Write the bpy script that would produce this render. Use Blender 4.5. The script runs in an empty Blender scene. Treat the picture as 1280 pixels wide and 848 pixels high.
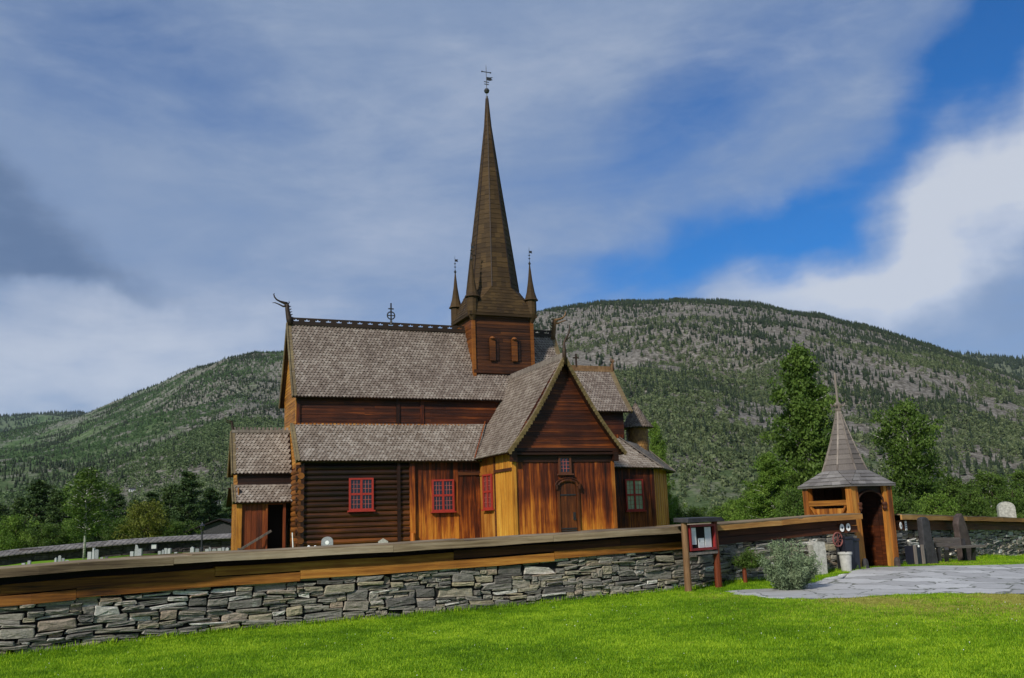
import bpy, math, random
import numpy as np
from mathutils import Vector, Matrix
from math import sin, cos, pi, radians, tan, atan2, hypot
random.seed(7); RNG = np.random.default_rng(7)
S = bpy.context.scene
COL = S.collection
# ------------------------------------------------------------------ camera
F, PITCH, ROLL = 1150.0, radians(11.1), radians(1.9)
EYE = np.array([0, 0, 1.65])
fw = np.array([0, cos(PITCH), sin(PITCH)]); r0 = np.array([1, 0, 0.]); u0 = np.array([0, -sin(PITCH), cos(PITCH)])
rt = cos(ROLL)*r0 - sin(ROLL)*u0; up = sin(ROLL)*r0 + cos(ROLL)*u0
cam = bpy.data.cameras.new('camera'); camo = bpy.data.objects.new('camera', cam); COL.objects.link(camo)
M = Matrix.Identity(4)
for i in range(3):
    M[i][0] = rt[i]; M[i][1] = up[i]; M[i][2] = -fw[i]; M[i][3] = EYE[i]
camo.matrix_world = M
cam.sensor_width = 36; cam.lens = 36*F/1280; cam.clip_start = .1; cam.clip_end = 30000
S.camera = camo
# ------------------------------------------------------------------ light
SUNV = Vector((-.47, -.80, .62)).normalized()        # direction towards the sun
w = bpy.data.worlds.new('World'); S.world = w; w.use_nodes = True
sun = bpy.data.lights.new('sun', 'SUN'); sun.energy = 4.2; sun.angle = radians(4); sun.color = (1, .95, .86)
suno = bpy.data.objects.new('sun', sun); COL.objects.link(suno)
suno.rotation_euler = SUNV.to_track_quat('Z', 'Y').to_euler()
S.view_settings.view_transform = 'Standard'; S.view_settings.look = 'None'
S.view_settings.exposure = 0.0; S.view_settings.gamma = 1

class N:                                             # tiny node helper
    def __init__(s, nt): s.nt = nt; nt.nodes.clear()
    def new(s, t, inp=None, **kw):
        n = s.nt.nodes.new(t)
        for k, v in kw.items(): setattr(n, k, v)
        for k, v in (inp or {}).items():
            sk = n.inputs[k]
            if isinstance(v, bpy.types.NodeSocket): s.nt.links.new(v, sk)
            else: sk.default_value = v
        return n
    def math(s, op, a, b=0.0, c=None, clamp=False):
        d = {0: a, 1: b}
        if c is not None: d[2] = c
        return s.new('ShaderNodeMath', d, operation=op, use_clamp=clamp).outputs[0]
    def mix(s, f, a, b, blend='MIX'):
        n = s.new('ShaderNodeMix', data_type='RGBA', blend_type=blend, clamp_factor=True)
        for i, v in ((0, f), (6, a), (7, b)):
            if isinstance(v, bpy.types.NodeSocket): s.nt.links.new(v, n.inputs[i])
            else: n.inputs[i].default_value = v if i == 0 else (*v[:3], 1)
        return n.outputs[2]
    def ramp(s, f, stops, interp='LINEAR'):
        n = s.new('ShaderNodeValToRGB', {0: f}); cr = n.color_ramp; cr.interpolation = interp
        while len(cr.elements) < len(stops): cr.elements.new(.5)
        for e, (p, c) in zip(cr.elements, stops):
            e.position = p; e.color = (*c, 1) if hasattr(c, '__len__') else (c, c, c, 1)
        return n.outputs[0]
    def smooth(s, f, a, b):
        n = s.new('ShaderNodeMapRange', {0: f, 1: a, 2: b, 3: 0.0, 4: 1.0}, interpolation_type='SMOOTHSTEP')
        return n.outputs[0]
    def noise(s, vec, scale, detail=4, rough=.55, dist=0., out=0):
        return s.new('ShaderNodeTexNoise', {'Vector': vec, 'Scale': scale, 'Detail': detail, 'Roughness': rough, 'Distortion': dist}).outputs[out]
    def mapv(s, vec, scale=(1, 1, 1), loc=(0, 0, 0), rot=(0, 0, 0)):
        return s.new('ShaderNodeMapping', {'Vector': vec, 'Scale': scale, 'Location': loc, 'Rotation': rot}).outputs[0]

# world: daylight sky with a procedural cloud deck
def ray(x, y): return fw + rt*(x-640)/F + up*(424-y)/F
def azel(x, y):
    d = ray(x, y); return atan2(d[0], d[1]), math.atan2(d[2], hypot(d[0], d[1]))
n = N(w.node_tree)
sky = n.new('ShaderNodeTexSky', sky_type='NISHITA', sun_disc=False)
sky.sun_elevation = math.asin(SUNV.z); sky.sun_rotation = atan2(SUNV.x, SUNV.y); sky.air_density = 1.0; sky.dust_density = .3; sky.ozone_density = 3.0
skyc = n.mix(1.0, sky.outputs[0], (.13, .68, 1.25), 'MULTIPLY')
bg = n.new('ShaderNodeBackground', {0: skyc, 1: .085})
tc = n.new('ShaderNodeTexCoord').outputs['Generated']
sp = n.new('ShaderNodeSeparateXYZ', {0: tc})
az = n.math('ARCTAN2', sp.outputs[0], sp.outputs[1]); el = n.math('ARCSINE', sp.outputs[2])
cmb = n.new('ShaderNodeCombineXYZ', {0: az, 1: el, 2: 0.0}).outputs[0]
wn = n.noise(cmb, 5.0, 5, .55, 0, 1)
ws = n.new('ShaderNodeSeparateXYZ', {0: wn})
azw = n.math('ADD', az, n.math('MULTIPLY', n.math('SUBTRACT', ws.outputs[0], .5), .24))
elw = n.math('ADD', el, n.math('MULTIPLY', n.math('SUBTRACT', ws.outputs[1], .5), .15))
def blob(px, py, sx, sy, ang=0, soft=1.0):           # soft elliptical cloud body at a direction of the sky
    a0, e0 = azel(px, py); sa, se = sx/F, sy/F; c, s_ = cos(radians(ang)), sin(radians(ang))
    da = n.math('SUBTRACT', azw, a0); de = n.math('SUBTRACT', elw, e0)
    p = n.math('DIVIDE', n.math('ADD', n.math('MULTIPLY', da, c), n.math('MULTIPLY', de, s_)), sa)
    q = n.math('DIVIDE', n.math('SUBTRACT', n.math('MULTIPLY', de, c), n.math('MULTIPLY', da, s_)), se)
    r2 = n.math('ADD', n.math('MULTIPLY', p, p), n.math('MULTIPLY', q, q))
    return n.math('POWER', 2.718, n.math('MULTIPLY', r2, -soft))
def addm(*a):
    r = a[0]
    for b in a[1:]: r = n.math('ADD', r, b)
    return r
mp = n.mapv(cmb, (1.1, 3.6, 1), (0, 0, 0), (0, 0, radians(-30)))
wisp = n.noise(mp, 3.2, 7, .58, .5)
fine = n.noise(n.mapv(cmb, (2, 5, 1), (3, 1, 0), (0, 0, radians(-30))), 9, 6, .6, .3)
tex = n.math('ADD', n.math('MULTIPLY', n.math('SUBTRACT', wisp, .5), 1.1), n.math('MULTIPLY', n.math('SUBTRACT', fine, .5), .35))
# blue openings
gap = addm(blob(1020, 275, 130, 55, 22), n.math('MULTIPLY', blob(1200, 100, 150, 60, 42), .62), n.math('MULTIPLY', blob(820, 330, 150, 60, 14), .75),
           n.math('MULTIPLY', blob(640, 440, 170, 80, 0), .35), n.math('MULTIPLY', blob(1270, 20, 110, 70, 20), .6), n.math('MULTIPLY', blob(180, 60, 260, 90, -8), .5), n.math('MULTIPLY', blob(950, 60, 260, 110, 20), .40), n.math('MULTIPLY', blob(840, 150, 200, 60, 30), .3))
cover = n.math('SUBTRACT', n.math('ADD', 1.02, n.math('MULTIPLY', tex, .85)), n.math('MULTIPLY', gap, 1.08), clamp=True)
cover = n.math('MULTIPLY', n.math('POWER', n.smooth(cover, -.05, 1.05), .8), .86)
bright = addm(n.math('MULTIPLY', blob(1240, 240, 170, 62, 42, 1.3), 1.1), n.math('MULTIPLY', blob(1060, 360, 210, 42, 6, 1.3), .95), n.math('MULTIPLY', blob(120, 450, 300, 65, 4), .75), n.math('MULTIPLY', blob(560, 190, 260, 90, 38), .22))
cover = n.math('MAXIMUM', cover, n.math('MULTIPLY', n.smooth(n.math('ADD', bright, n.math('MULTIPLY', tex, .9)), .05, 1.05), .93))
dark = addm(n.math('MULTIPLY', blob(20, 270, 110, 75, -18, 1.2), 1.1), n.math('MULTIPLY', blob(130, 368, 130, 16, -5), .5), n.math('MULTIPLY', blob(1275, 385, 60, 55, 0), .45), n.math('MULTIPLY', blob(60, 340, 110, 25, 0), .5))
dark = n.math('MULTIPLY', dark, n.math('ADD', .75, n.math('MULTIPLY', tex, 1.2)), clamp=True)
cc = n.mix(n.smooth(n.math('ADD', bright, n.math('MULTIPLY', tex, 1.0)), -.1, 1.0), (.265, .35, .51), (.62, .66, .73))
cc = n.mix(n.math('MULTIPLY', n.smooth(dark, .12, .9), .85), cc, (.105, .165, .285))
bgc = n.new('ShaderNodeBackground', {0: cc, 1: 1.0})
cover = n.math('MAXIMUM', cover, n.math('MULTIPLY', n.smooth(dark, .1, .6), .9))
mxs = n.new('ShaderNodeMixShader', {0: cover, 1: bg.outputs[0], 2: bgc.outputs[0]})
n.new('ShaderNodeOutputWorld', {0: mxs.outputs[0]})

# ------------------------------------------------------------------ helpers
def tag(o, label=None, cat=None, group=None, kind=None):
    if label: o['label'] = label
    if cat: o['category'] = cat
    if group: o['group'] = group
    if kind: o['kind'] = kind
    return o
def empty(name, loc=(0, 0, 0), rz=0):
    o = bpy.data.objects.new(name, None); COL.objects.link(o); o.location = loc; o.rotation_euler = (0, 0, rz); o.empty_display_size = .2
    return o
SPLIT_RAW = {'wall_post', 'clerestory_post', 'sill_beam', 'bracket', 'hinge_strap', 'corner_board', 'band_board', 'hook', 'hip_board', 'side_rail', 'door_frame', 'stone_plinth', 'stone_step', 'handrail', 'cross_beam', 'corner_post', 'door_post', 'strip', 'porch_interior', 'door_handle'}
SPLIT_GRP = {'verge_board', 'verge_cap', 'clerestory_wall', 'west_gable_wall', 'rear_wall', 'north_transept_wall', 'choir_clerestory_wall', 'apse_wall', 'porch_skirt_roof', 'roof_deck', 'porch_upper_wall', 'porch_west_wall', 'side_wall', 'bright_side_boards', 'inner_panel', 'dark_inner_boards', 'spire_edge', 'nave_roof', 'porch_roof', 'choir_roof'}
class MB:                                            # collects polygons, builds ONE mesh object
    def __init__(s): s.v = []; s.f = []; s.r = []; s.rid = []; s.gid = []; s.nr = 0; s.ng = 0
    def mark(s): s.ng += 1
    def poly(s, pts, r=None):
        b = len(s.v); s.v.extend([tuple(p) for p in pts]); s.f.append(tuple(range(b, b+len(pts)))); s.r.append(random.random() if r is None else r); s.nr += 1; s.rid.append(s.nr); s.gid.append(s.ng)
    def raw(s, vs, fs, r=None):
        b = len(s.v); r = random.random() if r is None else r
        s.v.extend([tuple(p) for p in vs])
        s.nr += 1
        for f in fs: s.f.append(tuple(i+b for i in f)); s.r.append(r); s.rid.append(s.nr); s.gid.append(s.ng)
    def box(s, c, sz, ax=None, r=None, taper=1.0):
        c = Vector(c); a = ax or (Vector((1, 0, 0)), Vector((0, 1, 0)), Vector((0, 0, 1)))
        vs = []
        for k in (-1, 1):
            t = taper if k > 0 else 1
            for i, j in ((-1, -1), (1, -1), (1, 1), (-1, 1)):
                vs.append(c + a[0]*(i*sz[0]/2*t) + a[1]*(j*sz[1]/2*t) + a[2]*(k*sz[2]/2))
        s.raw(vs, [(3, 2, 1, 0), (4, 5, 6, 7), (0, 1, 5, 4), (1, 2, 6, 5), (2, 3, 7, 6), (3, 0, 4, 7)], r)
    def bx(s, x0, x1, y0, y1, z0, z1, r=None): s.box(((x0+x1)/2, (y0+y1)/2, (z0+z1)/2), (abs(x1-x0), abs(y1-y0), abs(z1-z0)), r=r)
    def prism(s, pts, ext, r=None):
        ext = Vector(ext); a = [Vector(p) for p in pts]; m = len(a); b = [p+ext for p in a]
        fs = [tuple(range(m))[::-1], tuple(range(m, 2*m))] + [(i, (i+1) % m, (i+1) % m+m, i+m) for i in range(m)]
        s.raw(a+b, fs, r)
    def beam(s, p, q, wd, h, r=None, upv=(0, 0, 1)):
        p, q = Vector(p), Vector(q); d = (q-p); L = d.length; d.normalize(); u_ = Vector(upv)
        sd = d.cross(u_)
        if sd.length < 1e-4: sd = Vector((1, 0, 0))
        sd.normalize(); u_ = sd.cross(d).normalized()
        s.box((p+q)/2, (L, wd, h), (d, sd, u_), r)
    def tube(s, pts, rad, k=8, r=None, cap=True):
        pts = [Vector(p) for p in pts]; m = len(pts); vs = []; fs = []
        if not hasattr(rad, '__len__'): rad = [rad]*m
        px = None
        for i, p in enumerate(pts):
            d = (pts[min(i+1, m-1)] - pts[max(i-1, 0)]).normalized()
            a = px if px is not None else (Vector((0, 0, 1)) if abs(d.z) < .9 else Vector((1, 0, 0)))
            a = (a - d*a.dot(d)).normalized(); b = d.cross(a); px = a
            for j in range(k):
                t = 2*pi*j/k; vs.append(p + (a*cos(t)+b*sin(t))*rad[i])
        for i in range(m-1):
            for j in range(k):
                q = (j+1) % k; fs.append((i*k+j, i*k+q, (i+1)*k+q, (i+1)*k+j))
        if cap: fs += [tuple(range(k))[::-1], tuple(range((m-1)*k, m*k))]
        s.raw(vs, fs, r)
    def lathe(s, c, prof, k=16, r=None, rot=0):
        c = Vector(c); vs = []; fs = []; m = len(prof)
        for (rr, z) in prof:
            for j in range(k): t = rot+2*pi*j/k; vs.append(c+Vector((rr*cos(t), rr*sin(t), z)))
        for i in range(m-1):
            for j in range(k): q = (j+1) % k; fs.append((i*k+j, i*k+q, (i+1)*k+q, (i+1)*k+j))
        fs += [tuple(range(k))[::-1], tuple(range((m-1)*k, m*k))]
        s.raw(vs, fs, r)
    def build(s, name, mat, parent=None, smooth=False):
        ids = s.rid if name in SPLIT_RAW else s.gid if name in SPLIT_GRP else None
        if ids and len(set(ids)) > 1:                # each piece becomes a part of its own
            first = None
            for k in sorted(set(ids)):
                m = MB(); mp_ = {}
                for f, r, i in zip(s.f, s.r, ids):
                    if i != k: continue
                    g = []
                    for j in f:
                        if j not in mp_: mp_[j] = len(m.v); m.v.append(s.v[j])
                        g.append(mp_[j])
                    m.f.append(tuple(g)); m.r.append(r); m.rid.append(1); m.gid.append(1)
                o = m.build(name, mat, parent, smooth); first = first or o
            return first
        me = bpy.data.meshes.new(name); me.from_pydata([tuple(v) for v in s.v], [], s.f)
        a = me.attributes.new('rnd', 'FLOAT', 'FACE'); a.data.foreach_set('value', np.array(s.r, 'f'))
        if smooth: me.polygons.foreach_set('use_smooth', [True]*len(me.polygons))
        me.materials.append(mat); me.update()
        o = bpy.data.objects.new(name, me); COL.objects.link(o)
        if parent: o.parent = parent
        return o
def np_mesh(name, V_, Fq, mat, rnd=None, parent=None, smooth=False, extra=None):
    V_ = np.asarray(V_, 'f'); Fq = np.asarray(Fq, 'i'); k = Fq.shape[1]
    me = bpy.data.meshes.new(name); me.vertices.add(len(V_)); me.vertices.foreach_set('co', V_.ravel())
    me.loops.add(Fq.size); me.loops.foreach_set('vertex_index', Fq.ravel())
    me.polygons.add(len(Fq)); me.polygons.foreach_set('loop_start', np.arange(0, Fq.size, k, dtype='i'))
    if rnd is not None:
        a = me.attributes.new('rnd', 'FLOAT', 'FACE'); a.data.foreach_set('value', np.asarray(rnd, 'f'))
    for nm, (dom, val) in (extra or {}).items():
        a = me.attributes.new(nm, 'FLOAT', dom); a.data.foreach_set('value', np.asarray(val, 'f'))
    if smooth: me.polygons.foreach_set('use_smooth', np.ones(len(Fq), bool))
    me.update(calc_edges=True); me.validate(); me.materials.append(mat)
    o = bpy.data.objects.new(name, me); COL.objects.link(o)
    if parent: o.parent = parent
    return o

def mat(name): 
    m = bpy.data.materials.new(name); m.use_nodes = True; return m, N(m.node_tree)
def finish(n_, color, rough=.7, bump=None, bstr=.3, bdist=.02, spec=.3, metal=0., trans=0.):
    d = {'Base Color': color if isinstance(color, bpy.types.NodeSocket) else (*color, 1), 'Roughness': rough, 'Specular IOR Level': spec, 'Metallic': metal}
    p = n_.new('ShaderNodeBsdfPrincipled', d)
    if bump is not None:
        b = n_.new('ShaderNodeBump', {'Strength': bstr, 'Distance': bdist, 'Height': bump}); n_.nt.links.new(b.outputs[0], p.inputs['Normal'])
    out = p.outputs[0]
    if trans:
        t = n_.new('ShaderNodeBsdfTranslucent', {0: d['Base Color']})
        out = n_.new('ShaderNodeMixShader', {0: trans, 1: out, 2: t.outputs[0]}).outputs[0]
    n_.new('ShaderNodeOutputMaterial', {0: out})
def attr(n_, a='rnd'): return n_.new('ShaderNodeAttribute', attribute_name=a).outputs['Fac']
def objco(n_): return n_.new('ShaderNodeTexCoord').outputs['Object']

def wood(name, stops, grain='z', var=.5, rough=.55, streak=1.0, gl=None, spec=.3):
    """stops: colours dark -> bright of tarred / weathered wood; grain direction in object space; gl=(w0,w1): tar has worn thin towards w0"""
    m, q = mat(name); co = objco(q); rn = attr(q)
    off = q.new('ShaderNodeVectorMath', {0: co, 1: q.new('ShaderNodeCombineXYZ', {0: q.math('MULTIPLY', rn, 17.0), 1: q.math('MULTIPLY', rn, 9.0), 2: q.math('MULTIPLY', rn, 31.)}).outputs[0]}, operation='ADD').outputs[0]
    sc = {'x': (.35, 4, 9), 'y': (4, .35, 9), 'z': (5, 5, .35), 'xy': (.35, .35, 9)}[grain]
    st = q.noise(q.mapv(off, sc), 1.6*streak, 6, .6, .3)
    big = q.noise(co, .55, 3, .5)
    fin = q.noise(q.mapv(off, tuple(a*6 for a in sc)), 2.2, 4, .7)
    v = q.math('ADD', q.math('MULTIPLY', q.math('SUBTRACT', st, .5), 1.5), q.math('MULTIPLY', q.math('SUBTRACT', big, .5), 1.1))
    v = q.math('ADD', v, q.math('MULTIPLY', q.math('SUBTRACT', rn, .5), var))
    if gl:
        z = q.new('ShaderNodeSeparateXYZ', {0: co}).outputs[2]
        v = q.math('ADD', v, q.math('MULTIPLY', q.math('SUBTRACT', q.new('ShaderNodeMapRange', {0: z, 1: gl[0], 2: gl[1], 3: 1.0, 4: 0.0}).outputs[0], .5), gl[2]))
    v = q.math('ADD', v, .5)
    c = q.ramp(v, [(i/(len(stops)-1), s_) for i, s_ in enumerate(stops)])
    c = q.mix(.55, c, q.ramp(fin, [(.3, .45), (.65, 1.15)]), 'MULTIPLY')
    finish(q, c, rough, fin, .5, .012, spec)
    return m
DK, MD, OR, YL = (.020, .0065, .003), (.075, .022, .007), (.30, .095, .016), (.62, .30, .055)
W = {}
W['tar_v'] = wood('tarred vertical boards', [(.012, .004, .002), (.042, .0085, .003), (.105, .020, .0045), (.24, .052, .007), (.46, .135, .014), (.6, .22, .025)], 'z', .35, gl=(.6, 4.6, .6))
W['tar_h'] = wood('tarred horizontal boards', [(.012, .0035, .0015), (.036, .008, .0025), (.085, .019, .004), (.26, .065, .009)], 'xy', .3)
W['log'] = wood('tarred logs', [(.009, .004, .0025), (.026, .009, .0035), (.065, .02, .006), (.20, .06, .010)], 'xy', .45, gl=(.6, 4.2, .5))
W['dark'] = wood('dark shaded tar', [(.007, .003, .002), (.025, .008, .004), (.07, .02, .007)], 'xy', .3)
W['yellow_v'] = wood('honey boards vertical', [(.28, .10, .012), (.56, .24, .03), (.72, .40, .065)], 'z', .5)
W['yellow_h'] = wood('honey boards horizontal', [(.12, .045, .008), (.36, .14, .02), (.50, .24, .045)], 'xy', .5)
W['orange_v'] = wood('orange tarred posts', [(.06, .018, .005), (.28, .085, .012), (.42, .16, .025), (.55, .26, .05)], 'z', .5)
W['red_v'] = wood('reddish boards', [(.05, .012, .004), (.17, .035, .008), (.30, .085, .014)], 'z', .6)
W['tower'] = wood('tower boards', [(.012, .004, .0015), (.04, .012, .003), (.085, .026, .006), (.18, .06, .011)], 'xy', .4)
W['spire'] = wood('spire shingles tarred', [(.025, .013, .005), (.052, .029, .010), (.095, .054, .018)], 'xy', .5, .8, 1.5)
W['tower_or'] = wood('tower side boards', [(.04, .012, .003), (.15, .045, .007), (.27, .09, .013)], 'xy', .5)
W['crest'] = wood('crest board', [(.012, .008, .006), (.03, .017, .01), (.06, .032, .016)], 'xy', .3)
W['verge'] = wood('verge board weathered', [(.09, .065, .035), (.17, .125, .065), (.26, .20, .10)], 'xy', .4)
W['vergey'] = wood('verge board mossy', [(.07, .045, .016), (.15, .105, .04), (.24, .175, .08)], 'xy', .4)
W['capgrey'] = wood('weathered grey plank', [(.07, .045, .025), (.19, .135, .075), (.31, .235, .145), (.40, .32, .22)], 'xy', .5, .8, 1.3)
W['caporange'] = wood('cap plank half weathered', [(.15, .065, .018), (.36, .17, .045), (.52, .30, .10)], 'xy', .5, .8, 1.3)
W['beam'] = wood('wall beam', [(.045, .015, .003), (.19, .065, .008), (.36, .14, .02), (.52, .25, .045)], 'xy', .22, .7, 1.6)
W['beamred'] = wood('wall beam reddish', [(.016, .006, .003), (.065, .018, .006), (.16, .05, .014)], 'xy', .5, .7, 1.2)
W['shg2'] = None
W['greyv'] = wood('grey bleached wood', [(.10, .08, .07), (.20, .165, .14), (.34, .29, .25)], 'z', .6, .8)
W['postbrown'] = wood('post brown', [(.06, .03, .014), (.17, .09, .04), (.30, .18, .09)], 'z', .3, .85)
def shingle_mat(name, a, b, c):
    m, q = mat(name); co = objco(q); rn = attr(q)
    v = q.math('ADD', q.math('MULTIPLY', rn, .34), q.math('MULTIPLY', q.noise(q.mapv(co, (1, 1, .5)), 1.1, 5, .65), .75))
    col = q.ramp(v, [(.2, a), (.5, b), (.85, c)])
    g = q.noise(q.mapv(co, (9, 9, 1.2)), 5, 4, .6)
    col = q.mix(.5, col, q.ramp(g, [(.3, .55), (.7, 1.2)]), 'MULTIPLY')
    finish(q, col, .62, g, .4, .01, .35); return m
W['sh'] = shingle_mat('bleached shingles', (.11, .082, .064), (.195, .152, .124), (.34, .29, .245))
W['sh2'] = shingle_mat('pale shingles', (.14, .105, .08), (.235, .19, .155), (.40, .35, .30))
W['shc'] = shingle_mat('brown cone shingles', (.09, .065, .05), (.17, .13, .10), (.28, .23, .19))
W['door'] = wood('carved door boards', [(.014, .005, .002), (.05, .013, .004), (.13, .035, .007), (.28, .09, .014)], 'z', .3)
W['shd'] = shingle_mat('apse cladding', (.09, .05, .02), (.22, .11, .03), (.36, .19, .05))
W['shg2'] = shingle_mat('brown grey spire planks', (.07, .055, .05), (.12, .10, .088), (.19, .16, .14))
W['shg'] = shingle_mat('slate grey shingles', (.09, .08, .076), (.165, .15, .142), (.27, .25, .235))
def plain(name, c, rough=.6, spec=.3, metal=0., nz=.25, sc=8):
    m, q = mat(name); co = objco(q); nn = q.noise(co, sc, 5, .6)
    col = q.mix(1.0, c, q.ramp(nn, [(.25, 1-nz), (.75, 1+nz)]), 'MULTIPLY')
    finish(q, col, rough, nn, .25, .01, spec, metal); return m
W['red'] = plain('red window paint', (.33, .032, .022), .5, .3, nz=.2)
W['redp'] = plain('faded red putty', (.40, .10, .08), .6)
W['darkred'] = plain('dark red frame paint', (.22, .02, .02), .5)
W['glass'] = plain('dark window glass', (.012, .012, .016), .06, .8, nz=.1)
W['curtain'] = plain('pale green curtained glass', (.34, .40, .24), .25, .5, nz=.3, sc=5)
W['black'] = plain('black metal', (.012, .013, .018), .45, .5)
W['iron'] = plain('iron', (.02, .02, .022), .5, .5)
W['bluegrey'] = plain('blue black plastic', (.014, .016, .026), .4, .5)
W['white'] = plain('white paper', (.78, .78, .76), .6, nz=.05)
W['concrete'] = plain('pale concrete', (.42, .41, .38), .85, nz=.25)
W['lichen'] = plain('granite with lichen', (.36, .35, .31), .9, nz=.45, sc=14)
W['gravegrey'] = plain('grey grave stone', (.26, .27, .28), .6, nz=.3, sc=20)
W['gravewhite'] = plain('pale grave stone', (.33, .34, .34), .7, nz=.25, sc=20)
W['gravedark'] = plain('dark grave stone', (.07, .075, .08), .4, .5, nz=.3, sc=20)
W['slate'] = plain('dark standing slate', (.038, .036, .038), .7, nz=.5, sc=7)
W['slate2'] = plain('rusty standing slate', (.062, .045, .04), .75, nz=.6, sc=5)
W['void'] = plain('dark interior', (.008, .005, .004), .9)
W['ink'] = plain('printed ink', (.04, .04, .05), .7)
W['redrust'] = plain('faded red wheel', (.20, .07, .06), .6)
W['brownframe'] = plain('brown window frame', (.10, .035, .018), .6)
W['birchbark'] = None
m, q = mat('birch bark'); co = objco(q); bn = q.noise(q.mapv(co, (2, 2, 9)), 2.2, 4, .6)
finish(q, q.ramp(bn, [(.38, (.05, .045, .04)), (.46, (.5, .48, .44)), (.8, (.62, .6, .56))]), .7, bn, .3, .01); W['birchbark'] = m
W['bark'] = plain('bark', (.075, .055, .038), .9, nz=.5, sc=9)

# ------------------------------------------------------------------ terrain
CP = [(-10, 14.6, -.26), (-8.2, 15, -.2), (-6.7, 16, -.16), (-5, 17.3, -.15), (-3, 18.1, -.13), (-.8, 19.2, -.1), (1.5, 19.9, -.03), (3.6, 21.1, -.01), (5.4, 22.8, .03), (7, 23.6, .08), (8.5, 24.3, .12),
      (10.5, 26.6, .06), (14.1, 30.3, -.1), (18.8, 35.5, -.3), (24, 40, -.4), (0, 0, 0), (-5, 5, -.1), (6, 6, 0), (-15, 8, -.3), (12, 12, 0), (12, 20, .02), (20, 20, -.1), (0, 10, -.02), (5.5, 18, .02), (13, 26, .02), (-7, 11, -.15), (30, 30, -.4), (-20, 0, -.3), (20, 0, 0), (0, -20, 0),
      (-14, 24, -.05), (-8, 24, .3), (-2, 24.5, .42), (4, 26, .45), (7, 29, .3), (0, 34, .5), (-8, 34, .45), (-8, 44, .5), (0, 44, .5), (6, 46, .5), (-12, 50, .3), (-27, 61, .08), (-22, 62, .15), (-16, 64, .2), (-30, 57, -.1), (10, 52, .45), (0, 60, .3), (-18, 40, .0), (-20, 52, -.1), (-15, 58, -.05), (-25, 55, .0), (-27, 50, -.1), (-17, 58, .12), (-30, 62, .0), (-30, 66, .0), (-26, 66, .1), (-35, 60, -.3), (-34, 66, -.2), (-22, 70, .1), (-28, 72, .0), (-22, 66, .1), (-10, 70, -.1), (12, 38, 0), (18, 48, -.4), (20, 70, -.8),
      (-60, 60, -1.5), (-40, 100, -1.5), (0, 100, -1), (50, 100, -2), (60, 50, -1.5), (0, 200, -3), (-100, 180, -3), (120, 180, -3), (-100, 0, -1), (100, 0, -1), (0, -100, -1)]
CPa = np.array(CP)
def gz(x, y):
    x = np.atleast_1d(np.asarray(x, float)); y = np.atleast_1d(np.asarray(y, float)); sh = x.shape; x = x.ravel(); y = y.ravel()
    d2 = (x[:, None]-CPa[None, :, 0])**2 + (y[:, None]-CPa[None, :, 1])**2
    wt = 1/(d2+1.2)**2.2
    z = (wt*CPa[None, :, 2]).sum(1)/wt.sum(1)
    r = np.hypot(x, y); t = np.clip((r-150)/150, 0, 1)
    return (z*(1-t) - 3*t).reshape(sh)
def g1(x, y): return float(gz(x, y)[0])
def at(px, Y, py=650): d = ray(px, py); p = EYE + d*(Y/d[1]); return float(p[0]), float(p[1]), float(p[2])
def onG(px, py, it=25):                              # where the line of sight meets the terrain
    d = ray(px, py); t = 10.
    for _ in range(200):
        p = EYE + d*t
        if p[2] <= g1(p[0], p[1]): break
        t += .25
    return p
# ground material
def grass_mat():
    m, q = mat('lawn ground'); co = objco(q)
    a = q.noise(co, .35, 4, .6); b = q.noise(co, 3.5, 5, .65); c_ = q.noise(co, 40, 3, .6)
    col = q.ramp(q.math('ADD', q.math('MULTIPLY', a, .5), q.math('MULTIPLY', b, .5)), [(.3, (.07, .15, .006)), (.5, (.13, .25, .008)), (.7, (.22, .36, .016))])
    col = q.mix(.5, col, q.ramp(c_, [(.3, .5), (.7, 1.4)]), 'MULTIPLY')
    col = q.mix(q.math('MULTIPLY', attr(q, 'dry'), q.ramp(b, [(.35, .5), (.6, 1.)])), col, (.36, .32, .08))
    finish(q, col, .9, c_, .6, .03, .1); return m
W['lawn'] = grass_mat()
def dryf(x, y):
    # worn, dry turf along the near edge of the paving
    e = np.interp(x, [3, 4.3, 5.2, 7, 9.1, 12], [20.2, 19.3, 17.9, 17.6, 17.2, 17.0])
    a = np.exp(-((y-(e-.5))/1.15)**2)*((x > 3.2)*1.)*np.clip((x-3.2)/1.2, 0, 1)*.95
    b = .8*np.exp(-(((x-8.2)/3.2)**2+((y-15.3)/1.9)**2))
    c_ = np.exp(-(((x-11.6)/1.6)**2+((y-26.6)/.5)**2))
    return np.clip(a*(.55+.45*np.sin(x*2.3))+b+c_, 0, 1)
rs = np.concatenate([[0.01], np.arange(1, 12, .5), np.arange(12, 36, .25), np.arange(36, 80, .8), np.geomspace(80, 6400, 50)])
th = np.concatenate([np.linspace(-pi, -.75, 40, endpoint=False), np.linspace(-.75, .75, 150, endpoint=False), np.linspace(.75, pi, 40)])
RR, TT = np.meshgrid(rs, th, indexing='ij'); GX = RR*np.sin(TT); GY = RR*np.cos(TT); GZ = gz(GX, GY)
idx = np.arange(RR.size).reshape(RR.shape)
quads = np.stack([idx[:-1, :-1], idx[:-1, 1:], idx[1:, 1:], idx[1:, :-1]], -1).reshape(-1, 4)[:, ::-1]
o = np_mesh('ground', np.stack([GX, GY, GZ], -1).reshape(-1, 3), quads, W['lawn'], smooth=True, extra={'dry': ('POINT', dryf(GX, GY).ravel())}); tag(o, kind='structure')

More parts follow.
